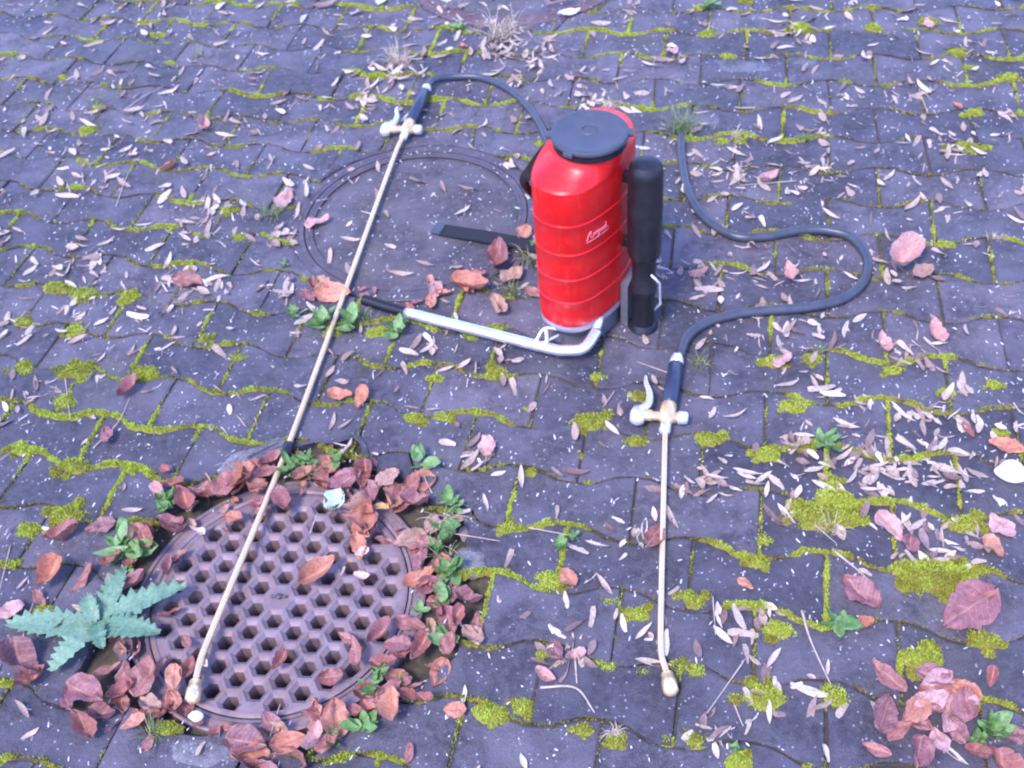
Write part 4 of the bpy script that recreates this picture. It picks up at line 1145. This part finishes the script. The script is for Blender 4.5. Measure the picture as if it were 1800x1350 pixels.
# twigs and straws
for k, tw in enumerate(TWIGS):
    path = catmull([(x, y, .004 + .003 * (q % 2)) for q, (x, y) in enumerate(tw)], 8)
    n = len(path); r0 = (.0024 if k < 4 else .0014)
    o = tube("twig", path, [r0 * (1 - .5 * q / (n - 1)) for q in range(n)], M_TWIG, None, 6)
    mx = sum(p[0] for p in tw) / len(tw); my = sum(p[1] for p in tw) / len(tw)
    tag(o, "thin pale dry stalk lying " + where(mx, my), "twig", "dry stalks on the pavers")

# ------------------------------------------------------------------ plants
def green_leaf_mesh(seed, shape):
    return leaf_mesh("leaf", M_GREEN, 1.0, {0: .30, 1: .46, 2: .62}[shape], .25, .35, .3, seed, shape="oval" if shape else "lance", nl=8, nw=4)
WL = [green_leaf_mesh(s, s % 3) for s in range(6)]
for me in WL:
    for v in me.vertices: v.co.x += .5
def weed(x, y, r, label, n=None, name="weed", meshes=WL, lift=(.15, .9), group="green weeds in the joints"):
    t = empty(name, (x, y, 0)); tag(t, label, "weed", group)
    n = n or random.randint(7, 11)
    a0 = random.uniform(0, 2 * PI)
    for k in range(n):
        L = r * random.uniform(.65, 1.15)
        o = link("leaf", meshes[random.randrange(len(meshes))], None, t)
        o.matrix_local = Matrix.Translation((random.gauss(0, r * .10), random.gauss(0, r * .10), .002 + .012 * random.random())) @ Matrix.Rotation(a0 + 2 * PI * k / n * 1.618 + random.gauss(0, .25), 4, 'Z') @ Matrix.Rotation(-random.uniform(*lift), 4, 'Y') @ Matrix.Rotation(random.gauss(0, .3), 4, 'X') @ Matrix.Scale(L, 4)
    return t
for k, (x, y, r) in enumerate(WEEDS):
    weed(x, y, r * (.85 if (x < -.1 and y < 1.45) or 1.68 < y < 1.85 else .62), "leafy green weed growing " + where(x, y), None)
weed(*SPOT['broad'], .058, "broad leafed bright green weed above the spiky thistle", 12, lift=(.1, .6))
weed(*SPOT['small4'], .036, "small four leaved green seedling beside the drain's upper right rim", 5, lift=(.05, .35))
weed(*SPOT['ros1'], .040, "pale green rosette just below the top manhole cover", 9, lift=(.05, .3))
weed(*SPOT['ros2'], .042, "pale green rosette at the top edge, right of the top manhole", 9, lift=(.05, .3))
weed(*SPOT['ros3'], .034, "small blue green rosette left of the brown leaf pile", 8, lift=(.05, .4))
weed(*SPOT['mint'], .034, "mint green weed in the leaf drift right of the short lance", 9, lift=(.1, .6))
weed(*SPOT['weedr'], .040, "upright green weed behind the lower right leaf pile", 12, lift=(.4, 1.1))

# spiky thistle rosette: each jagged leaf a part
th = empty("thistle", (SPOT['thistle'][0], SPOT['thistle'][1], 0))
tag(th, "flat blue green thistle rosette with jagged leaves left of the drain grate", "thistle")
def thistle_leaf(L, W, seed):
    rr = random.Random(seed); V, F = [], []; n = 18
    for a in range(n + 1):
        t = a / n
        tip = a % 2 == 0
        w = W / 2 * (math.sin(PI * min(1, t ** .75 * .97 + .02)) ** .6) * (rr.uniform(.88, 1.1) if tip else rr.uniform(.55, .70)) + .0015
        z = .006 + .016 * math.sin(t * PI * .85) + .002 * rr.uniform(-1, 1)
        bend = .07 * L * t * t * (1 if seed % 2 else -1)
        sw = .022 * L if tip else -.006 * L
        V += [(t * L + sw, -w + bend, z + (.006 if tip else -.001)), (t * L, -w * .45 + bend, z + .002), (t * L, bend, z - .002), (t * L, w * .45 + bend, z + .002), (t * L + sw, w + bend, z + (.006 if tip else -.001))]
    for a in range(n):
        for b2 in range(4): F.append((a * 5 + b2, a * 5 + b2 + 1, a * 5 + 6 + b2, a * 5 + 5 + b2))
    return V, F
for k, (ang, L, W) in enumerate(((176, .165, .058), (72, .118, .050), (26, .160, .056), (-20, .120, .052), (-120, .105, .048), (-70, .062, .034), (118, .060, .032))):
    Vt, Ft = thistle_leaf(L, W, k)
    o = mesh_obj("leaf", Vt, Ft, M_THIST, th, True)
    o.rotation_euler = (0, 0, R(ang)); o.location = (0, 0, -.002 + .0022 * k)

# grass tufts
for k, (x, y, r) in enumerate(TUFTS):
    V, T, C = [], [], []
    dry = k in (0, 1, 9, 10) or random.random() < .25
    for _ in range(95 if k < 3 else 34):
        a = random.uniform(0, 2 * PI); L = r * random.uniform(.6, 1.5); up = random.uniform(.15, .8) * L
        bx, by = random.gauss(0, r * .25), random.gauss(0, r * .16)
        w = random.uniform(.0008, .0015); c = random.uniform(.55, 1) if dry else random.uniform(0, .62)
        k0 = len(V); S = 4
        for q in range(S + 1):
            t = q / S
            px = bx + math.cos(a) * L * t; py = by + math.sin(a) * L * t; pz = up * math.sin(t * PI * .75) - .002
            ww = w * (1 - t * .85)
            V += [(px - math.sin(a) * ww, py + math.cos(a) * ww, pz), (px + math.sin(a) * ww, py - math.cos(a) * ww, pz)]; C += [c, c]
        for q in range(S):
            T += [(k0 + 2 * q, k0 + 2 * q + 1, k0 + 2 * q + 3), (k0 + 2 * q, k0 + 2 * q + 3, k0 + 2 * q + 2)]
    o = bulk_obj("grass_tuft", V, T, M_GRASS, C)
    o.location = (x, y, 0)
    tag(o, ("dry straw coloured grass tuft " if dry else "green grass tuft ") + where(x, y), "grass tuft", "grass tufts in the joints")

# ------------------------------------------------------------------ things that still share a label are told apart by their order down the picture
ORD = ["topmost", "second", "third", "fourth", "fifth", "sixth", "seventh", "eighth", "ninth", "tenth", "eleventh", "twelfth", "thirteenth", "fourteenth", "fifteenth", "sixteenth", "seventeenth", "eighteenth", "nineteenth", "twentieth"]
by = {}
for o in list(scene.objects):
    if o.parent is None and "label" in o and "category" in o: by.setdefault(o["label"], []).append(o)
bpy.context.view_layer.update()
for lab, obs in by.items():
    if len(obs) < 2 or len(obs) > len(ORD): continue
    mid = lambda o: (o.matrix_world @ Vector(o.bound_box[0])).y if o.type == 'MESH' else o.matrix_world.translation.y
    obs.sort(key=lambda o: -mid(o))
    for k, o in enumerate(obs):
        o["label"] = lab + (", topmost" if k == 0 else ", %s from top" % ORD[k])
